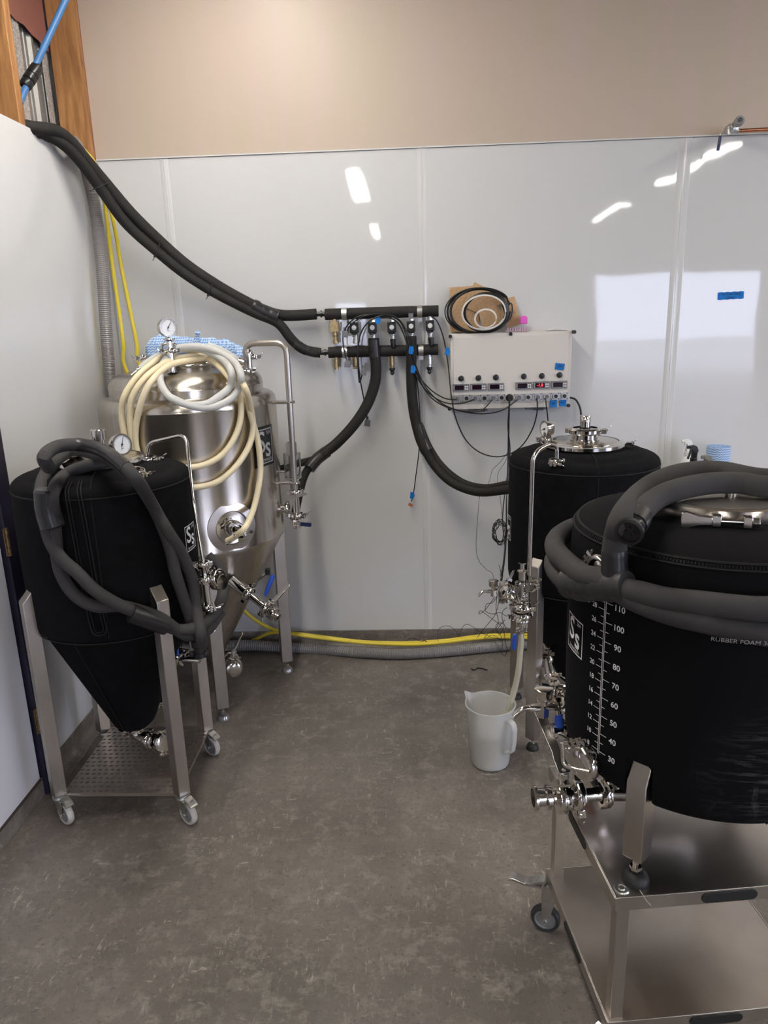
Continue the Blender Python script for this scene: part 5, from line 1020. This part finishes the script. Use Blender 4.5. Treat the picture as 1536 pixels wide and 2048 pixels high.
for q in (-1, 1): m.cyl(at(z4 - .005) + V((q * .018, 0, 0)), at(z4 - .045) + V((q * .018, 0, 0)), .0025, 8); m.ball(at(z4 - .046) + V((q * .018, 0, 0)), .005, 8)
m.build('hose_barb', CHROME, tr)
m = M(); q = V((1.828,-1.1,0.568)); m.prism([(-.008, .0), (.008, 0), (.007, -.03), (-.009, -.03)], q + V((.003, 0, .01)), (1, 0, 0), (0, 0, 1), (0, 1, 0), .003); m.cyl(q + V((.006, 0, .006)), at(z4 - .025), .006, 10); lv = m.build('drain_lever', CHROME, tr)
m = M(); m.prism([(-.008, 0), (.007, .004), (.006, -.052), (.002, -.064), (-.006, -.064), (-.010, -.05)], q + V((-.001, -.002, -.014)), (1, 0, 0), (0, 0, 1), (0, 1, 0), .010); m.build('grip', BLUEV, lv, bevel=.002)
sv = V((1.758,-0.98,0.685)); sample_valve(tr, sv + V((.06, .03, 0)), (-.9, -.42, 0), (-1, -.15, .0), k=.95, base=.066)
m = M(); m.cyl((RX - RR + .02, RY - .07, sv.z), sv + V((.07, .036, 0)), .012, 16); m.lathe([(0, 0), (.026, 0), (.026, .006), (0, .01)], sv + V((.07, .036, 0)), (-.9, -.42, 0), 20); m.build('sample_port', CHROME, tr); clamp(tr, sv + V((.072, .038, 0)), (-.9, -.42, 0), .026, (0, -.3, -1), k=.9)
# fittings under the cone
q1 = V((1.975,-0.98,0.39)); q2 = V((1.985,-1.02,0.335)); q3 = V((1.996,-1.06,0.262))
m = M(); m.cyl((RX - .05, RY - .02, q1.z + .05), q1, .016, 18); m.tube(bend([q1, q2, q3], .03, 6), .018, 18); m.lathe([(0, 0), (.028, 0), (.028, .006), (.018, .010)], q2, q3 - q2, 24); m.build('racking_arm', CHROME, tr)
clamp(tr, q1, (-.6, -.5, .3), .024, (0, -.3, 1)); clamp(tr, q2, q3 - q2, .028, (1, -.3, 0)); 
b0 = V((RX, RY, RZ + .158)); m = M(); b2 = V((RX + .16, RY + .10, .09)); m.tube(bend([b0, (RX, RY, .09), b2], .06, 8), .022, 18); m.lathe([(0, 0), (.034, 0), (.034, .01), (0, .014)], b2, (.8, .5, 0), 24); m.build('dump_elbow', CHROME, tr); clamp(tr, b2, (.8, .5, 0), .034, (.3, 0, 1))

# ================================================================ JUG AND DRAIN TUBE
JX, JY, JH = 1.737, -1.098, .262
jt = thing('measuring_jug', 'cloudy plastic jug on the floor, half full of pale cloudy liquid', 'jug', (JX, JY, 0))
m = M(); n = 64; rows = []
def jr(z): return .0765 + .0195 * (z / JH)
prof = [(0, .002), (.066, .002), (.074, .004), (jr(.012), .012)] + [(jr(JH * k / 10), JH * k / 10) for k in range(1, 10)] + [(jr(JH) - .001, JH - .004), (jr(JH) + .004, JH - .003), (jr(JH) + .004, JH), (jr(JH) - .0022, JH)] + [(jr(JH * k / 10) - .0022, JH * k / 10) for k in range(9, 0, -1)] + [(jr(.006) - .0025, .007), (0, .0065)]
m.lathe(prof, (0, 0, 0), (0, 0, 1), 72); sa = rad(142)
for q in m.v:
    r = math.hypot(q.x, q.y); a = math.atan2(q.y, q.x); da = (a - sa + pi) % (2 * pi) - pi; k = max(0, (q.z - JH * .80) / (JH * .20)); wgt = math.exp(-(da / .17) ** 2) * k ** 1.3
    if r > .06: q.x += cos(sa) * wgt * .022; q.y += sin(sa) * wgt * .022; q.z += wgt * .014
for q in m.v: q.x += JX; q.y += JY
m.build('body', CLOUDY, jt)
m = M(); ha = rad(-50); hd = V((cos(ha), sin(ha), 0)); ht = V((-sin(ha), cos(ha), 0))
p = [V((JX, JY, 0)) + hd * r + V((0, 0, z)) for r, z in ((.090, .228), (.118, .226), (.128, .205), (.125, .140), (.116, .095), (.083, .085))]
c = bend(p, .02, 6); vs = []; fs = []
for i, q in enumerate(c):
    T = (c[min(i + 1, len(c) - 1)] - c[max(i - 1, 0)]).normalized(); N_ = T.cross(ht).normalized()
    for a, b in ((-.011, -.004), (.011, -.004), (.013, 0), (.011, .004), (-.011, .004), (-.013, 0)): vs.append(q + ht * a + N_ * b)
for i in range(len(c) - 1):
    for k in range(6): fs.append((i * 6 + k, i * 6 + (k + 1) % 6, (i + 1) * 6 + (k + 1) % 6, (i + 1) * 6 + k))
fs += [tuple(range(6)), tuple((len(c) - 1) * 6 + k for k in range(6))]
m.add(vs, fs); m.build('handle', CLOUDY, jt)
m = M(); m.lathe([(0, .008), (jr(.01) - .0035, .009)] + [(jr(z) - .0030, z) for z in (.03, .06, .09, .12, .15)] + [(0, .15)], (JX, JY, 0), (0, 0, 1), 64); m.build('liquid', LIQ, jt)
m = M(); p = [at(z4 - .058), at(z4 - .085)] + [(1.85,-1.1,0.488),(1.844,-1.1,0.404),(1.833,-1.09,0.324),(1.816,-1.08,0.238),(1.803,-1.07,0.17)]; m.tube(cr(p, 6), .0115, 16); o = m.build('drain_tube', TUBEM); tag(o, 'cloudy vinyl tube running from the sight glass down into the jug', 'tube')

# ================================================================ UTILITY CART
cu = V((.994, .109, 0)); cv = V((-.109, .994, 0)); c00 = V((1.864, -2.398, 0)); CW, CD, CZ = .500, .475, .535
LZ2 = .200
ct = thing('utility_cart', 'stainless two tier cart under the front right tank', 'cart', c00 + cu * .25 + cv * .24)
RCM = Matrix((cu, cv, V((0, 0, 1)))).transposed()
def shelf_(z, name, slot_label):
    m = M(); ce = c00 + cu * CW / 2 + cv * CD / 2
    m.box(ce + V((0, 0, z - .003)), (CW, CD, .006), RCM)
    m.build(name, SHEET, ct, bevel=.001)
    edges = ((c00, cu, CW), (c00 + cu * CW, cv, CD), (c00 + cv * CD + cu * CW, -cu, CW), (c00 + cv * CD, -cv, CD))
    for o, e, L_ in edges:
        out = V((e.y, -e.x, 0)); m = M(); m.box(o + e * L_ / 2 + V((0, 0, z - .016)) + out * .0015 - out * .0, (L_ + .004, .004, .034), Matrix((e, out, V((0, 0, 1)))).transposed()); rm = m.build('rim', STEEL2, ct, bevel=.001)
        m = M(); hw = .062; c = o + e * L_ * .5 + V((0, 0, z - .017)) + out * .004
        pass
        poly = [(hw * sx - (.012 - .012 * cos(q)) * sx, .012 * sin(q)) for sx, q in ()]
        poly = [(hw - .0125 + .0125 * cos(q), .0125 * sin(q)) for q in [-pi / 2 + pi * k / 8 for k in range(9)]] + [(-hw + .0125 - .0125 * cos(q), .0125 * sin(q)) for q in [pi / 2 - pi * k / 8 for k in range(9)]]
        m.prism(poly, c, e, (0, 0, 1), out, .004); m.build('bumper', RUBBER, ct, label='black rubber oval bumper on the rim', bevel=.0008)
shelf_(CZ, 'top_shelf', ''); shelf_(LZ2, 'bottom_shelf', '')
DTYRE = mat('dark castor tyre', (.035, .035, .035), .5)
posts = [c00 + cu * a + cv * b for a, b in ((.022, .022), (CW - .022, .022), (.022, CD - .022), (CW - .022, CD - .022))]
for q in posts:
    m = M(); m.box(q + V((0, 0, (CZ + LZ2 - .012 + .006) / 2 - .0)), (.030, .030, CZ - LZ2 - .004), RCM); m.build('post', STEEL2, ct, bevel=.002)
    m = M(); m.lathe([(0, .004), (.006, .004), (.008, .001), (.010, .003), (.015, .003), (.017, 0)], q + V((0, 0, CZ)), (0, 0, 1), 24); m.build('screw_cap', ZINC, ct)
for i, q in enumerate(posts):
    dd = [(-.5, .85), (.2, -.9), (-.95, .15), (.2, .9)][i]; dd = [(-.85, -.5), (.3, -.9), (-.93, .30), (.3, .9)][i]
    f = castor(ct, q.x, q.y, LZ2 - .018, dd, r=.043, tyre=DTYRE); e = V((dd[0], dd[1], 0)).normalized()
    m = M(); o = V((q.x, q.y, LZ2 - .045)) + e * .075; t_ = V((-e.y, e.x, 0)); m.prism([(-.035, .0), (.005, .006), (.012, .000), (.045, .008), (.060, .004), (.060, .0), (.012, -.006), (-.035, -.006)], o, e, (0, 0, 1), t_, .030); m.build('pedal_plate', ZINC, f, bevel=.001)
m = M(); m.tube(cr([(1.908,-2.354,0.56),(1.912,-2.362,0.545),(1.921,-2.387,0.538),(1.927,-2.405,0.533),(1.935,-2.41,0.525)], 6), .0011, 5); tag(m.build('thin_string', mat('pale string', (.4, .38, .34), .7)), 'thin pale string by the foot of the front right tank', 'string')

# ================================================================ FRONT RIGHT TANK
FX, FYY, FR = 2.114, -2.145, .308
tf = thing('bright_tank', 'black jacketed round tank with a litre scale standing on the cart', 'tank', (FX, FYY, CZ))
m = M(); zb, zs, zt = .745, 1.287, 1.322
prof = [(.10, zt), (.16, zt), (.22, zt - .006), (.270, zt - .018), (FR - .012, zs + .004), (FR - .004, zs - .004), (FR - .001, zs - .02), (FR + .003, zs - .10), (FR + .004, 1.05), (FR + .002, .86), (FR + .001, .842), (FR + .001, .834), (FR, zb + .035), (FR - .006, zb + .012), (FR - .024, zb - .004), (FR - .08, zb - .022), (.06, zb - .04)]
m.lathe(prof, (FX, FYY, 0), (0, 0, 1), 192)
for q in m.v:      # cut-outs in the jacket where the legs come through
    for lx_, ly_ in ((1.917, -2.352), (1.902, -1.945), (2.319, -2.345), (2.312, -1.940)):
        da = (math.atan2(q.y - FYY, q.x - FX) - math.atan2(ly_ - FYY, lx_ - FX) + pi) % (2 * pi) - pi; rr_ = math.hypot(q.x - FX, q.y - FYY)
        if abs(da) * .3 < .026 and q.z < .838 and rr_ > .262: q.x = FX + (q.x - FX) * .262 / rr_; q.y = FYY + (q.y - FYY) * .262 / rr_
jf = m.build('insulation_jacket', scuffed(), tf)
m = M(); 
for dz, rr, tr_ in ((.004, FR - .0125, .0034), (-.006, FR - .0035, .003)): seam(m, FX, FYY, rr, zs + dz, r=tr_, n=128)
nst = 300
for k in range(nst):
    a = 2 * pi * k / nst
    if -2.9 < (a + pi) % (2 * pi) - pi < -.3: m.box((FX + (FR - .006) * cos(a), FYY + (FR - .006) * sin(a), zs - .0005), (.0065, .0016, .0016), Matrix.Rotation(a, 3, 'Z') @ Matrix.Rotation(.75, 3, 'Y'))
for a in (-83.5, 20):
    for off in (-.004, .004): m.tube([V((FX + rr * cos(rad(a) + off / .3), FYY + rr * sin(rad(a) + off / .3), z)) for rr, z in ((FR - .003, zs - .01), (FR + .0035, zs - .1), (FR + .0045, 1.05), (FR + .0025, .85), (FR + .0005, zb + .03), (FR - .022, zb - .003))], .0022, 6)
for a in (-62,): m.tube([V((FX + q * cos(rad(a)), FYY + q * sin(rad(a)), z)) for q, z in ((.14, zt + .001), (.22, zt - .005), (FR - .014, zs + .006))], .002, 6)
m.build('jacket_seam', NEOSEAM, jf)
m = M(); m.lathe([(0, 1.352), (.10, 1.350), (.128, 1.347), (.132, 1.343), (.132, 1.318)], (FX, FYY, 0), (0, 0, 1), 64); m.build('lid', LIDM, tf)
m = M(); m.lathe([(.126, 1.350), (.134, 1.352), (.144, 1.349), (.148, 1.340), (.148, 1.324), (.144, 1.318), (.134, 1.316)], (FX, FYY, 0), (0, 0, 1), 96); bnd = m.build('lid_clamp', STEEL, tf)
ca = rad(-106); cn_ = V((cos(ca), sin(ca), 0)); ctg = V((-sin(ca), cos(ca), 0)); cc_ = V((FX, FYY, 1.334)) + cn_ * .152
m = M()
for s_ in (-.022, .034): m.box(cc_ + ctg * s_ + cn_ * .004, (.016, .022, .022), Matrix((ctg, cn_, V((0, 0, 1)))).transposed())
m.cyl(cc_ + cn_ * .008 - ctg * .05, cc_ + cn_ * .008 + ctg * .05, .006, 12); m.prism([(-.088, -.014), (-.078, -.017), (-.052, -.009), (-.03, -.008), (-.03, .008), (-.052, .009), (-.078, .017), (-.088, .014)], cc_ + cn_ * .010, ctg, (0, 0, 1), cn_, .012); m.cyl(cc_ + cn_ * .008 + ctg * .042, cc_ + cn_ * .008 + ctg * .055, .010, 8); m.build('clamp_bolt', CHROME, bnd, bevel=.001)
m = M(); m.lathe([(0, 0), (.020, 0), (.020, .012), (.026, .014), (.026, .024), (.018, .026), (0, .026)], V((2.133,-2.154,1.4)) - V((0, 0, .03)), (0, 0, 1), 24); m.cyl(V((2.133,-2.154,1.4)) - V((0, 0, .085)), V((2.133,-2.154,1.4)) - V((0, 0, .03)), .018, 20); m.build('pressure_relief_cap', CHROME, tf)
# printing
Z30, Z110 = .823, 1.166
fz = lambda L_: Z30 + (L_ - 30) * (Z110 - Z30) / 80
Pn = Print(on_cyl(FX, FYY, FR + .0055, rad(-151.2), 0))
Pn.put(rect(-.0028, Z30 - .006, -.0012, fz(118))); Pn.put(rect(.0012, Z30 - .006, .0028, fz(118)))
for L_ in range(30, 116, 5):
    w_ = .017 if L_ % 10 == 0 else .009; Pn.put(rect(.0035, fz(L_) - .0007, .0035 + w_, fz(L_) + .0007, 2))
for g in range(8, 31):
    w_ = .017 if g % 2 == 0 else .009; Pn.put(rect(-.0035 - w_, fz(g * 3.785) - .0007, -.0035, fz(g * 3.785) + .0007, 2))
for L_ in range(30, 111, 10): Pn.text(str(L_), .0185, .037, fz(L_) - .003, .0003)
for g in range(8, 29, 2): Pn.text(str(g), .0155, -.033, fz(g * 3.785) + .001, .0003)
Pn.m.build('scale_print', WHITEP, jf)
logo(jf, FX, FYY, FR + .0035, rad(-172.2), 1.046, .085, .084)
# clamp fittings poking through the jacket on the left side
wa = rad(-154); wn = V((cos(wa), sin(wa), 0)); wc = V((FX, FYY, 1.232)) + wn * (FR + .004)
m = M(); m.lathe([(0, .014), (.020, .013), (.026, .008), (.026, 0)], wc, wn, 28); m.build('clamp_cap', CHROME, tf); clamp(tf, wc + wn * .008, wn, .030, (-.3, .4, .35), k=.9)
m = M(); q = V((1.818,-2.242,1.153)); m.lathe([(0, .004), (.006, .003), (.008, 0)], q, q - V((FX, FYY, q.z)), 16); m.build('snap_button', WHITEPL, jf)
legs = [(1.917, -2.352), (1.902, -1.945), (2.319, -2.345), (2.312, -1.940)]
for x, y in legs:
    a = math.atan2(y - FYY, x - FX); l = square_leg(tf, x, y, .604, .792, a, w=.044, slope=.072, m_=STEEL2)
    m = M(); m.cyl((x, y, CZ + .02), (x, y, .612), .007, 12); m.lathe([(0, 0), (.013, 0), (.013, .008), (0, .008)], (x, y, CZ + .034), (0, 0, 1), 6); m.build('levelling_stem', CHROME, l)
    m = M(); m.lathe([(0, 0), (.029, 0), (.031, .008), (.028, .018), (.018, .026), (.012, .029), (0, .029)], (x, y, CZ), (0, 0, 1), 28); m.build('foot_pad', RUBBER, l)
# lower sensor port with capped clamp and thermowell elbow
ta = rad(-150.5); tn = V((cos(ta), sin(ta), 0)); tc_ = V((1.827,-2.281,0.789))
m = M(); m.cyl(tc_ - tn * .04, tc_ + tn * .012, .026, 24); m.lathe([(0, .0), (.034, 0), (.034, .006), (.028, .010), (.012, .011), (0, .011)], tc_ + tn * .020, tn, 32); m.build('capped_port', CHROME, tf)
cl_ = clamp(tf, tc_ + tn * .016, tn, .036, (-.5, .3, .9), k=1.2)
up_ = V((0, 0, 1)); sd_ = V((-sin(ta), cos(ta), 0)); m = M(); p0 = tc_ + tn * .03
m.tube(bend([p0 + sd_ * .030, p0 + tn * .022 + sd_ * .0 - up_ * .002, p0 + tn * .026 - sd_ * .022 - up_ * .006, p0 + tn * .026 - sd_ * .030 + up_ * .045], .014, 5), .0045, 12); m.build('thermowell_elbow', CHROME, tf)
# racking valve with blue lever
rv = V((1.804,-2.06,0.727)); m = M(); m.cyl(rv + V((.10, .0, -.01)), rv, .014, 18); m.lathe([(0, -.016), (.020, -.016), (.020, -.010), (.014, -.008), (.014, .008), (.020, .010), (.020, .018), (.014, .022), (0, .022)], rv, (-1, -.15, 0), 24); m.build('racking_valve', CHROME, tf)
clamp(tf, rv + V((.036, .004, 0)), (1, .1, 0), .048, (.15, -.6, -1), k=1.1); clamp(tf, rv + V((.030, .004, 0)), (1, .1, 0), .040, (.1, -.3, 1), k=1.0)
m = M(); g = rv + V((0, -.006, .022)); m.tube([g - V((0, 0, .006)), g + V((-.002, .002, .008)), g + V((-.004, .006, .024))], [.010, .011, .008], 12); m.build('blue_lever_grip', BLUEV, tf); m = M(); m.cyl(g + V((-.004, .006, .024)), g + V((-.006, .008, .036)), .007, 12); m.build('lever_end', CHROME, tf)
# sample tap higher up
sp = V((1.766,-2.04,0.784)); sample_valve(tf, sp + V((.052, .0, .0)), (-1, -.05, 0), (-1, -.12, 0), k=1.15, base=.052)
m = M(); m.cyl(sp + V((.12, .005, 0)), sp + V((.05, 0, 0)), .012, 18); m.cyl(sp + V((.03, .045, .022)), sp + V((.075, .03, .022)), .020, 22); m.build('sample_port', CHROME, tf); clamp(tf, sp + V((.055, .0, .0)), (1, .05, 0), .034, (.1, -.3, 1), k=1.2); clamp(tf, sp + V((.036, .045, .022)), (1, -.3, 0), .026, (0, -.2, 1))
# long lever butterfly valve on the dump line
dz_ = .605; bvp = V((1.798,-2.151,0.605)); 
m = M(); m.tube(bend([(FX, FYY, .72), (FX, FYY, dz_), (bvp.x + .10, bvp.y + .012, dz_), bvp + V((.03, .003, 0))], .05, 8), .019, 20); m.lathe([(0, 0), (.032, 0), (.032, .008), (.019, .012)], bvp + V((.105, .012, 0)), (1, .1, 0), 24); m.build('dump_pipe', CHROME, tf)
clamp(tf, bvp + V((.040, .004, 0)), (1, .1, 0), .034, (.1, -.6, -1), k=1.0); clamp(tf, bvp + V((.105, .012, 0)), (1, .1, 0), .032, (.1, -.2, 1), k=1.0)
bf = butterfly(tf, bvp, (-1, -.1, 0), (-.22, .86, .46), .036, .175, up=V((0, -.1, 1)), q_=1.45)
m = M(); m.lathe([(0, 0), (.030, 0), (.030, .006), (.020, .010), (.020, .026), (.031, .030), (.031, .036), (.022, .038), (.022, .012), (0, .012)], bvp + V((-.034, -.003, 0)), (-1, -.1, 0), 28); m.build('open_ferrule', CHROME, tf)
m = M(); q = V((1.884,-2.076,0.56)); m.cyl(q - V((0, 0, .016)), q + V((0, 0, .03)), .007, 12); m.lathe([(0, 0), (.016, 0), (.016, .006), (0, .006)], q, (0, 0, 1), 20); v_ = m.build('bleed_screw', CHROME, tf); m = M(); m.lathe([(0, 0), (.010, 0), (.010, .006), (0, .006)], q - V((0, 0, .010)), (0, 0, 1), 16); m.build('red_ring', REDP, v_)

# ---- foam hoses wrapped round it
tg = thing('insulated_glycol_hose', 'grey foam covered hose pair wrapped round the front right tank', 'hose', (FX, FYY, 1.12), 'foam covered coolant hoses')
def arc(R, a0, a1, z0, z1, n): return [tuple(V(q)) for q in arcpts(FX, FYY, R, a0, a1, z0, z1, n)]
G1 = [(1.871,-2.349,1.345),(1.913,-2.271,1.355),(1.96,-2.215,1.365),(2.011,-2.19,1.375),(2.081,-2.166,1.38),(2.143,-2.168,1.38),(2.192,-2.188,1.375)] + [(2.33, -2.16, 1.36), (2.40, -2.28, 1.32), (2.37, -2.40, 1.26)] + arc(.335, -48, -100, 1.235, 1.222, 4) + [(1.968,-2.447,1.223),(1.915,-2.417,1.22),(1.871,-2.38,1.221),(1.832,-2.331,1.211)] + arc(.345, -158, -230, 1.185, 1.17, 6)
G2 = [(1.842,-2.338,1.23),(1.84,-2.336,1.271),(1.841,-2.338,1.317),(1.852,-2.338,1.36),(1.941,-2.134,1.35),(2.009,-2.062,1.365),(2.08,-2.029,1.375),(2.16,-2.021,1.375),(2.237,-2.092,1.37)] + [(2.42, -2.02, 1.36), (2.47, -2.2, 1.30), (2.42, -2.36, 1.22)] + arc(.337, -46, -92, 1.185, 1.172, 4) + [(1.97,-2.448,1.191),(1.917,-2.417,1.196),(1.866,-2.372,1.206),(1.822,-2.329,1.227),(1.792,-2.287,1.223)] + arc(.345, -175, -230, 1.225, 1.215, 5)
for p in (G1, G2): m = M(); m.tube(cr(p, 8), .0235, 18); m.build('foam_sleeve', FOAM, tg)
m = M(); m.tube(cr([(1.86,-2.368,1.228),(1.831,-2.333,1.216),(1.804,-2.295,1.206),(1.785,-2.257,1.194),(1.776,-2.237,1.186)], 6), [.030 + .0012 * (i % 3) for i in range(25)], 18); m.build('tape_wrap', TAPE if 0 else mat('dull black tape', (.030, .029, .030), .5, bump=(40, .6)), tg)
m = M(); m.tube(cr([(1.84,-2.336,1.291),(1.841,-2.338,1.266),(1.843,-2.34,1.231)], 5), [.0245, .025, .0255, .0255, .025, .026, .0255, .027, .026, .027, .027], 16); m.build('tape_wrap', TAPE, tg)
a = V(G1[0]); u = (a - V(G1[1])).normalized(); m = M(); m.tube([a - u * .05, a - u * .02, a + u * .004], [.0245, .0255, .025], 16); m.build('tape_wrap', TAPE, tg)
m = M(); m.lathe([(0, 0), (.020, 0), (.022, .006), (.019, .012), (.019, .020), (.024, .024), (.026, .030), (.026, .040), (.021, .042), (.019, .034), (0, .034)], a, u, 20)
for q in range(4):
    w_ = perp(u); m.cyl(a + u * .034 + (w_[1] * cos(q * 1.57) + w_[2] * sin(q * 1.57)) * .008, a + u * .040 + (w_[1] * cos(q * 1.57) + w_[2] * sin(q * 1.57)) * .008, .0025, 6)
m.build('cam_coupling', BLKPL, tg)
Pn = Print(lambda u_, v_: V((FX + (.337 + .0242 * cos(v_ / .0236)) * cos(rad(-112) + u_ / .36), FYY + (.337 + .0242 * cos(v_ / .0236)) * sin(rad(-112) + u_ / .36), 1.1735 + .0242 * sin(v_ / .0236))))
Pn.text('RUBBER FOAM 3/4" (ID)  + 19', .0125, .08, -.006); Pn.m.build('hose_print', GREYP, tg)

# ================================================================ BENCH BEHIND, BOTTLES AND WIPES
bn = thing('work_bench', 'steel bench hidden behind the front right tank, holding the bottles', 'bench', (3.15, -.33, 0))
m = M(); m.box((3.15, -.33, .850), (1.10, .52, .03)); m.build('bench_top', SHEET, bn, bevel=.003)
for x in (2.64, 3.66):
    for y in (-.55, -.11): m = M(); m.box((x, y, .4175), (.04, .04, .835)); m.build('leg', STEEL2, bn, bevel=.002)
def spray(px, pz, y, hm, bm_, label, fl=1, nz=.0):
    t = thing('spray_bottle', label, 'bottle', (px, y, .865), 'spray bottles on the bench')
    m = M(); m.lathe([(0, 0), (.036, 0), (.039, .006), (.039, .10), (.034, .125), (.020, pz - .865 - .052), (.014, pz - .865 - .046), (.014, pz - .865 - .04), (0, pz - .865 - .04)], (px, y, .865), (0, 0, 1), 32); m.build('bottle_body', bm_, t)
    m = M(); m.lathe([(0, 0), (.0165, 0), (.0165, .022), (.011, .026), (0, .026)], (px, y, pz - .048), (0, 0, 1), 20)
    f = fl
    m.prism([(-.010 * f, -.024), (.012 * f, -.024), (.014 * f, .0), (.018 * f, .010), (.010 * f, .030), (-.004 * f, .036), (-.022 * f, .032), (-.024 * f, .020), (-.010 * f, .014)], (px, y, pz), (1, 0, 0), (0, 0, 1), (0, 1, 0), .022); m.cyl((px - .020 * f, y, pz + .026), (px - .034 * f, y, pz + .026), .008, 12); h = m.build('spray_head', hm, t, bevel=.002)
    m = M(); m.prism([(-.012 * f, .016), (-.018 * f, .016), (-.024 * f, -.010), (-.030 * f, -.030), (-.025 * f, -.032), (-.018 * f, -.010)], (px, y, pz), (1, 0, 0), (0, 0, 1), (0, 1, 0), .014); m.build('trigger', hm, h)
q = (2.791,-0.2,1.071); spray(q[0], q[2], -.20, BLKPL, MILK, 'spray bottle with the black trigger head, left of the blue wipe roll')
q = (2.821,-0.3,1.041); spray(q[0], q[2], -.30, GREYTR, GREYTR, 'spray bottle with the grey green trigger head, in front of the wipe roll', 1)
q = (2.8,-0.1,1.082); spray(q[0], q[2], -.10, WHITEPL, WHITEPL, 'all white spray bottle, leftmost against the wall panel')
q = (2.934,-0.13,1.087); q2 = (2.88,-0.13,1.088); rr = q[0] - q2[0]
m = M(); m.lathe([(.016, 0), (rr, 0), (rr + .001, .02), (rr, q[2] - .867), (.016, q[2] - .867), (.014, q[2] - .875), (.014, .01), (.016, 0)], (q[0] - .0, -.13, .866), (0, 0, 1), 48); tag(m.build('wipe_roll', WIPE), 'roll of blue zigzag printed wipes standing against the wall', 'roll')

# ================================================================ WALL TAP AND BLUE PIPE
wt = thing('wall_tap', 'copper pipe and steel lever tap high on the right of the wall', 'tap', (2.92, -.05, 2.49))
cz = V((3.01,-0.035,2.495)).z; m = M(); m.cyl((2.925, -.035, cz + .002), (4.2, -.035, cz + .012), .0078, 14); m.build('copper_pipe', COPPER, wt)
for x in (3.3, 3.9): m = M(); m.torus((x, -.035, cz + .006), (1, 0, 0), .0095, .002, 16, 6); m.box((x, -.018, cz + .004), (.014, .032, .01)); m.build('pipe_clip', COPPER, wt)
a = V((2.883,-0.035,2.498)); b = V((2.891,-0.11,2.501)); c = V((2.884,-0.165,2.507)); u = (c - b).normalized()
m = M(); m.lathe([(0, 0), (.013, 0), (.015, .006), (.012, .012), (.020, .022), (.021, .045), (.016, .052), (.018, .060), (.018, .078), (.014, .08), (0, .08)], a + V((.0, .0, 0)), b - a, 10); m.cyl((2.93, -.035, cz), a + (b - a) * .35, .014, 12); m.build('valve_body', ZINC, wt)
m = M(); m.lathe([(0, -.012), (.017, -.012), (.020, 0), (.020, .022), (.016, .026), (.011, .026), (.010, .018), (.006, .018), (.005, .022), (.003, .022), (.003, .012), (0, .012)], c - u * .01, u, 24); m.build('hose_connector', GREYPL if 0 else mat('mid grey plastic', (.24, .24, .24), .45), wt)
h0 = V((2.876,-0.085,2.495)); h1 = V((2.835,-0.1,2.472)); h2 = V((2.829,-0.1,2.407)); m = M(); m.tube([h0, h1, h1 + (h2 - h1) * .2], [.004, .004, .004], 8); m.cyl(h0 - V((0, 0, .022)), h0, .008, 10); m.build('lever', ZINC, wt)
m = M(); m.tube([h1 + (h2 - h1) * .08, h1 + (h2 - h1) * .3, h2], [.0062, .0072, .0066], 12); m.build('grip', NAVY, wt)
bp = thing('blue_water_pipe', 'blue plastic water pipe with a black coupling, top left corner', 'pipe', (-.02, -.5, 2.8))
a = V((-0.03,-0.62,2.579)); b = V((-0.004,-0.55,2.692)); c = V((0.155,-0.4,3.064)); e = (c - b).normalized()
m = M(); m.tube([a, b, c, c + e * .6], .0125, 16); m.build('pipe', BLUEP, bp)
u = (c - a).normalized(); b1 = V((-0.015,-0.57,2.659)); b2 = V((0.01,-0.53,2.718)); u = (b2 - b1).normalized(); L_ = (b2 - b1).length
m = M(); m.lathe([(.0125, -.022), (.020, -.020), (.024, -.012), (.024, .006), (.021, .010), (.025, .014), (.025, L_ * .5), (.022, L_ * .52), (.025, L_ * .56), (.024, L_ + .004), (.019, L_ + .016), (.0125, L_ + .018)], b1, u, 12); m.build('coupling', BLKPL, bp)
